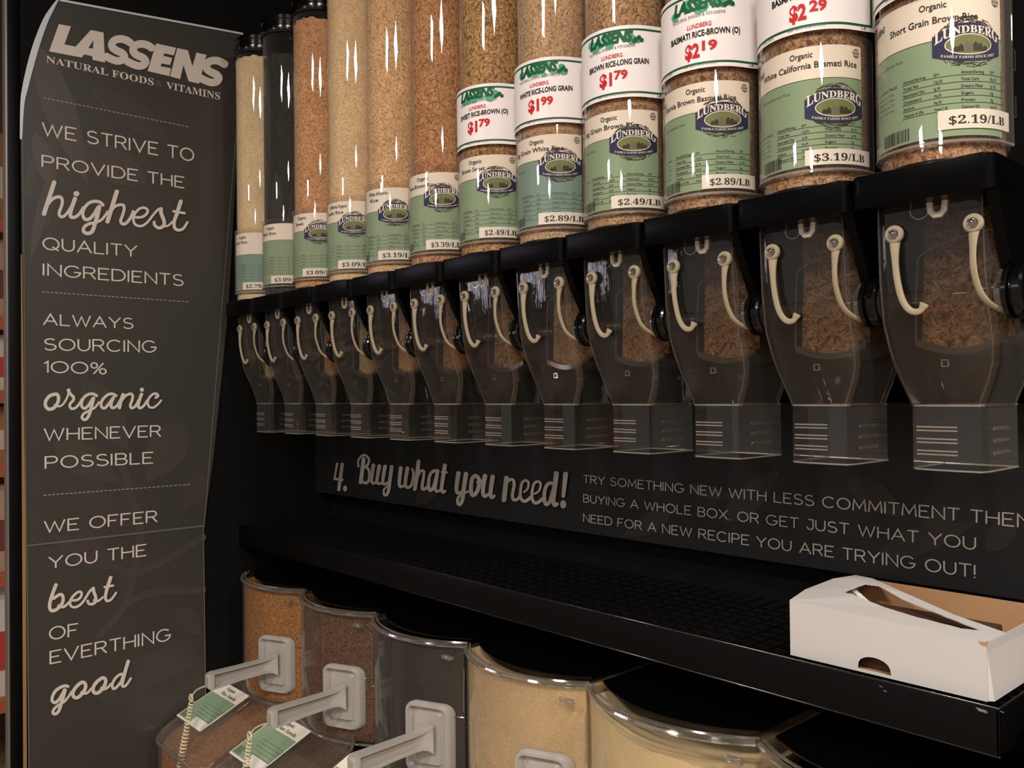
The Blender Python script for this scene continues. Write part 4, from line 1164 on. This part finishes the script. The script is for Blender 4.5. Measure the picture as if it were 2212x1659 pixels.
# ---------------------------------------------------------------- scoop bins
BW = .3025
BZR = -.458
def binsec(c, z, yb=1.235, sag=.056, hw=.148, ycorn=.988):
    P = []
    R = (hw*hw + sag*sag)/(2*sag); a0 = math.asin(hw/R)
    for k in range(21):
        a = -a0 + 2*a0*k/20
        P.append((c + R*sin(a), ycorn - sag + R*(1 - cos(a)), z))
    return P + [(c + hw, yb, z), (c - hw, yb, z)]
BLAB = ['clear scoop bin of orange-brown seeds beside the side panel',
        'clear scoop bin of dark reddish brown seeds with a grey handle',
        'clear scoop bin of black seeds with a grey handle',
        'clear scoop bin of pale beige grain filled to the rim',
        'clear scoop bin of cream meal with a sloping fill line',
        'dark clear scoop bin cut off by the lower right corner']
for i in range(6):
    c = -1.9905 + BW*i
    b = thing('scoop_bin', BLAB[i], 'bin', (c, 1.0, -1.08), 'scoop bins under the wire shelf')
    m = BINM[i]
    # upper body
    mb = MB(); mb.loft([binsec(c, BZR), binsec(c, -.728)], False, False, True)
    bd = mk('body', mb, M['clearbin'], b, sharp=40)
    # rim
    mb = MB()
    P = binsec(c, BZR)[:21]
    mb.tube([(x, y - .001, z) for x, y, z in P], .0042, 8)
    mb.tube([(x, y + .0085, z + .0035) for x, y, z in P], .0022, 6)
    mk('rim', mb, M['clearrim'], b, label='thick clear rounded rim')
    mb = MB()
    mb.bbox(P[20][0] - .028, P[20][0] - .003, P[18][1] - .012, P[18][1] - .002, BZR - .022, BZR - .016, .001)
    mk('latch', mb, M['clearrim'], b)
    # smoked lid
    mb = MB()
    Q = [(x, y + .024, BZR + .004) for x, y, z in binsec(c, 0, hw=.140, sag=.05)]
    mb.loft([Q, [(x, y, z + .003) for x, y, z in Q]], True, True, False)
    mk('lid', mb, M['blackgloss'] if i in (0, 1, 2, 5) else M['blackgloss'], b, label='dark glossy lid')
    # contents
    lev = [-.470, -.470, -.470, -.464, -.492, -.50][i]
    top = []
    for x, y, z in binsec(c, 0, hw=.1465, sag=.053, ycorn=.990):
        u = (x - c)/.15
        h = lev
        if i == 4: h = lev - .006*sin(u*2.2) + .020*max(0, -u - .25)
        top.append((x, y + .001, h + random.uniform(-.0018, .0018)))
    mb = MB(); mb.loft([[(x, y, -.722) for x, y, z in top], top, [(c + (x - c)*.6, 1.1 + (y - 1.1)*.6, lev - .01) for x, y, z in top]], True, True, True)
    mk('contents', mb, m, b, kind='stuff')
    # divider lines of the door
    mb = MB()
    def fy(x):  # front surface y at x
        R = (.148**2 + .056**2)/(2*.056); return .988 - .056 + R - sqrt(R*R - (x - c)**2) - .0015
    for path in ([(.155, -.588), (.125, -.588), (.119, -.594), (.119, -.70)], [(.149, -.50), (.1475, -.578)], [(-.14, -.60), (-.128, -.594)]):
        pts = [(c + min(x, .1485), fy(c + min(x, .1485)), z) for x, z in path]
        mb.tube(pts, .0011, 6)
    mb.tube([(x, y - .001, -.728) for x, y, z in P], .003, 8)
    mk('door_edge', mb, M['clearrim'], bd)
    # grey handle plate and handle
    pc = c + .090; pz0, pz1 = -.697, -.566; ph = .055
    if i < 5:
        def plat(x0, x1, z0, z1, r, dy, n=5):
            return [(x, fy(min(x, c + .1485)) + dy, z) for x, z in rrect(x0, x1, z0, z1, r, n)]
        mb = MB()
        o_ = (pc - .043, pc + .043, pz0, pz1)
        def pl2(ins, rr, dy): return plat(o_[0] + ins, o_[1] - ins, o_[2] + ins, o_[3] - ins, rr, dy)
        mb.loft([pl2(0, .018, .004), pl2(0, .018, -.006), pl2(.0025, .016, -.010), pl2(.0075, .012, -.010), pl2(.0105, .010, .001), pl2(.0165, .006, .001), pl2(.0195, .005, -.005)], True, True, True)
        hp = mk('handle_plate', mb, M['greyplastic'], b, sharp=50)
        mb = MB()
        y0 = fy(pc) - .006; x0 = pc
        # channel-shaped handle, open on its right side: y, half width, half height, centre z, depth of the hollow
        S = [(y0 + .002, .020, .026, -.628, .0), (y0 - .006, .0150, .0195, -.628, .001), (y0 - .016, .0125, .0165, -.6285, .006), (y0 - .030, .0115, .0155, -.629, .012), (y0 - .085, .0115, .0160, -.631, .013),
             (y0 - .135, .0125, .0180, -.634, .014), (y0 - .146, .0125, .0185, -.6345, .013), (y0 - .1475, .0125, .0185, -.6345, .0), (y0 - .152, .0125, .0183, -.635, .0), (y0 - .1565, .0120, .0168, -.635, .0), (y0 - .1595, .0108, .0142, -.635, .0), (y0 - .1605, .0090, .0110, -.635, .0)]
        secs = []
        for y, hx_, hz_, zc, dp in S:
            w = .0034
            secs.append([(x0 + x, y, zc + z) for x, z in ((-hx_ + .003, -hz_), (hx_, -hz_), (hx_, -hz_ + w), (hx_ - dp, -hz_ + w + .001), (hx_ - dp, 0), (hx_ - dp, hz_ - w - .001), (hx_, hz_ - w), (hx_, hz_), (-hx_ + .003, hz_), (-hx_, hz_ - .003), (-hx_, -hz_ + .003))])
        mb.loft(secs, True, True, True)
        hd = mk('handle', mb, M['greyplastic'], hp, sharp=40)
    # hopper in front
    hx = .145
    def hop(z, inset=0):
        return [(c + x, y, z) for x, y in rrect(-hx + inset, hx - inset, .742 + inset, .965, .055, 6)]
    def slope(y): return -.722 - .44*(.95 - y)
    L_ = [(x, y, slope(y)) for x, y, _ in hop(0)]
    mb = MB(); mb.loft([[(x, y, -1.075) for x, y, z in hop(0, .006)], L_], True, False, True)
    hs = mk('hopper', mb, M['clearbin'], b, sharp=50)
    mb = MB(); mb.tube([(x, y, z) for x, y, z in L_] + [L_[0]], .0042, 8)
    mk('hopper_rim', mb, M['clearrim'], hs)
    mb = MB(); Lt = [(c + (x - c)*.97, .85 + (y - .85)*.97, z + .003) for x, y, z in L_]
    mb.loft([Lt, [(x, y, z + .002) for x, y, z in Lt]], True, True, False)
    mb.tube([(c + x, y, slope(y) + .007) for x, y in ((.02, .955), (.02, .80), (.035, .77))], .0016, 6)
    mk('hopper_lid', mb, M['clearbin'], b)
    mb = MB(); G_ = [(c + (x - c)*.95, .853 + (y - .853)*.93, 0) for x, y, z in L_]
    tp = [(x, y, slope(y) - .022 + random.uniform(-.002, .002)) for x, y, z in G_]
    mb.loft([[(x, y, -1.07) for x, y, z in G_], tp], True, True, True)
    mk('hopper_contents', mb, m, hs, kind='stuff')
    # label on the lid
    mb = MB()
    def lp(u, v, dz=0):  # u across 0..1, v from the back to the front 0..1
        y = .928 - .122*v; x = c - .149 + .143*u
        return Vector((x, y, slope(y) + .0068 + dz))
    mb.add([lp(0, 0), lp(0, 1), lp(1, 1), lp(1, 0), lp(0, 0, -.0012), lp(0, 1, -.0012), lp(1, 1, -.0012), lp(1, 0, -.0012)], [(0, 1, 2, 3), (4, 7, 6, 5), (0, 4, 5, 1), (1, 5, 6, 2), (2, 6, 7, 3), (3, 7, 4, 0)])
    lc = mk('label_card', mb, M['paper'], b)
    mb = MB(); mb.add([lp(.02, .28, .0003), lp(.02, .97, .0003), lp(.98, .97, .0003), lp(.98, .28, .0003)], [(0, 1, 2, 3)])
    mk('green_panel', mb, M['green'], lc)
    mb = MB(); mb.add([lp(.5, .82, .0006), lp(.5, .98, .0006), lp(1.0, .98, .0006), lp(1.0, .82, .0006)], [(0, 1, 2, 3)])
    mk('price_sticker', mb, M['sticker'], lc)
    mb = MB()
    def lt(T, u0, u1, v, h):
        V, F, wd = T; mb.add([lp(u0 + (u1 - u0)*p.x/wd, v - p.y*h, .0009) for p in V], F)
    lt(font_text('Organic', .01), .30, .62, .12, .07); lt(font_text('Flax Seeds', .01), .30, .85, .24, .07)
    for k in range(5): mb.add([lp(.30, .52 + k*.07, .0006), lp(.30, .527 + k*.07, .0006), lp(.96, .527 + k*.07, .0006), lp(.96, .52 + k*.07, .0006)], [(0, 1, 2, 3)])
    for k in range(9): mb.add([lp(.05 + k*.022, .80, .0006), lp(.05 + k*.022, .95, .0006), lp(.06 + k*.022, .95, .0006), lp(.06 + k*.022, .80, .0006)], [(0, 1, 2, 3)])
    mk('print', mb, M['inkgreen'], lc)
    # coiled cord from the handle tip
    if i < 4:
        tip = Vector((pc - .002, y0 - .158, -.645))
        path = cat([tip, tip + Vector((-.022, -.004, -.008)), tip + Vector((-.050, -.006, -.022)), tip + Vector((-.068, -.008, -.038))], 5)
        cx_, cy_ = path[-1].x, path[-1].y
        pts = [tuple(p) for p in path]
        n = 420
        for k in range(n):
            t = k/n; a = t*2*pi*34
            rr = .0052 if t < .3 else .0066
            pts.append((cx_ - .010*t + rr*cos(a), cy_ - .045*t + rr*sin(a) + .0, path[-1].z - .012 - .26*t**1.05))
        mb = MB(); mb.tube(pts, .0019, 6)
        lp0 = path[-1] + Vector((0, 0, -.004))
        mb.tube([lp0 + Vector((.008*cos(a*pi/8), -.002, .008*sin(a*pi/8))) for a in range(17)], .0022, 6)
        mk('coiled_cord', mb, M['cord'], hp)

# ---------------------------------------------------------------- the next aisle, a sliver at the left edge
far = thing('far_shelf', 'shop shelf with orange edges seen past the left edge of the unit', 'shelf', (-3.8, .45, -1.45))
mb = MB(); mb.box(-4.25, -4.22, -.9, 1.6, -1.45, 1.6)
mk('back_board', mb, mat('brown_back_board', (88, 66, 54), .7), far)
ZB = [-1.18, -.62, -.235, .055, .40, .86]
for z in (-1.10, -.64, -.24, .03, .30, .66):
    mb = MB(); mb.box(-4.22, -3.62, -.9, 1.6, z - .03, z)
    s = mk('shelf_board', mb, M['kraft'], far)
    mb = MB(); mb.box(-3.62, -3.605, -.9, 1.6, z - .045, z + .004)
    mk('shelf_edge', mb, M['orange'], s, label='orange price edge')
cols_ = [((205, 170, 150), (90, 60, 56)), ((222, 212, 202), (200, 70, 66)), ((120, 150, 130), (226, 226, 214)), ((196, 160, 130), (120, 70, 60)), ((60, 46, 44), (110, 84, 70)), ((170, 120, 80), (210, 190, 170))]
nm_ = ['pinkish tan', 'white and red', 'pale green', 'tan', 'dark brown', 'light brown']
lev_ = ['bottom', 'second lowest', 'third lowest', 'third highest', 'second highest', 'topmost']
for r, z in enumerate((-1.10, -.64, -.24, .03, .30, .66)):
    for k in range(3):
        y = .56 + k*.16
        H = [.40, .32, .21, .21, .30, .34][r]
        ca = cols_[(r*2 + k) % 6]
        mb = MB(); secs = []
        for t_, w_, d_ in ((0, .066, .045), (.15, .068, .05), (.6, .066, .04), (.92, .064, .012), (1, .064, .004)):
            secs.append([(-3.70 + yy, y + xx, z + .001 + H*t_) for xx, yy in rrect(-w_, w_, -d_, d_, min(.02, d_*.8), 3)])
        mb.loft(secs, True, True, True)
        t_ = thing('food_pouch', '%s food pouch on the %s orange-edged far shelf, %s' % (nm_[(r*2 + k) % 6], lev_[r], ['nearest the left edge', 'middle one', 'rightmost one'][k]), 'pouch', (-3.70, y, z + .001), 'pouches on the far shelf')
        mk('pouch', mb, mat('pouch_film', ca[0], .35), t_)
        mb = MB(); mb.add([(-3.648, y - .05, z + H*.25), (-3.648, y + .05, z + H*.25), (-3.652, y + .05, z + H*.6), (-3.652, y - .05, z + H*.6), (-3.655, y - .05, z + H*.25), (-3.655, y + .05, z + H*.25), (-3.660, y + .05, z + H*.6), (-3.660, y - .05, z + H*.6)], [(0, 1, 2, 3), (4, 7, 6, 5), (0, 3, 7, 4), (1, 5, 6, 2), (3, 2, 6, 7), (0, 4, 5, 1)])
        mk('front_label', mb, mat('pouch_label', ca[1], .4), t_)

for o in bpy.data.objects:
    if '_o' in o: del o['_o']
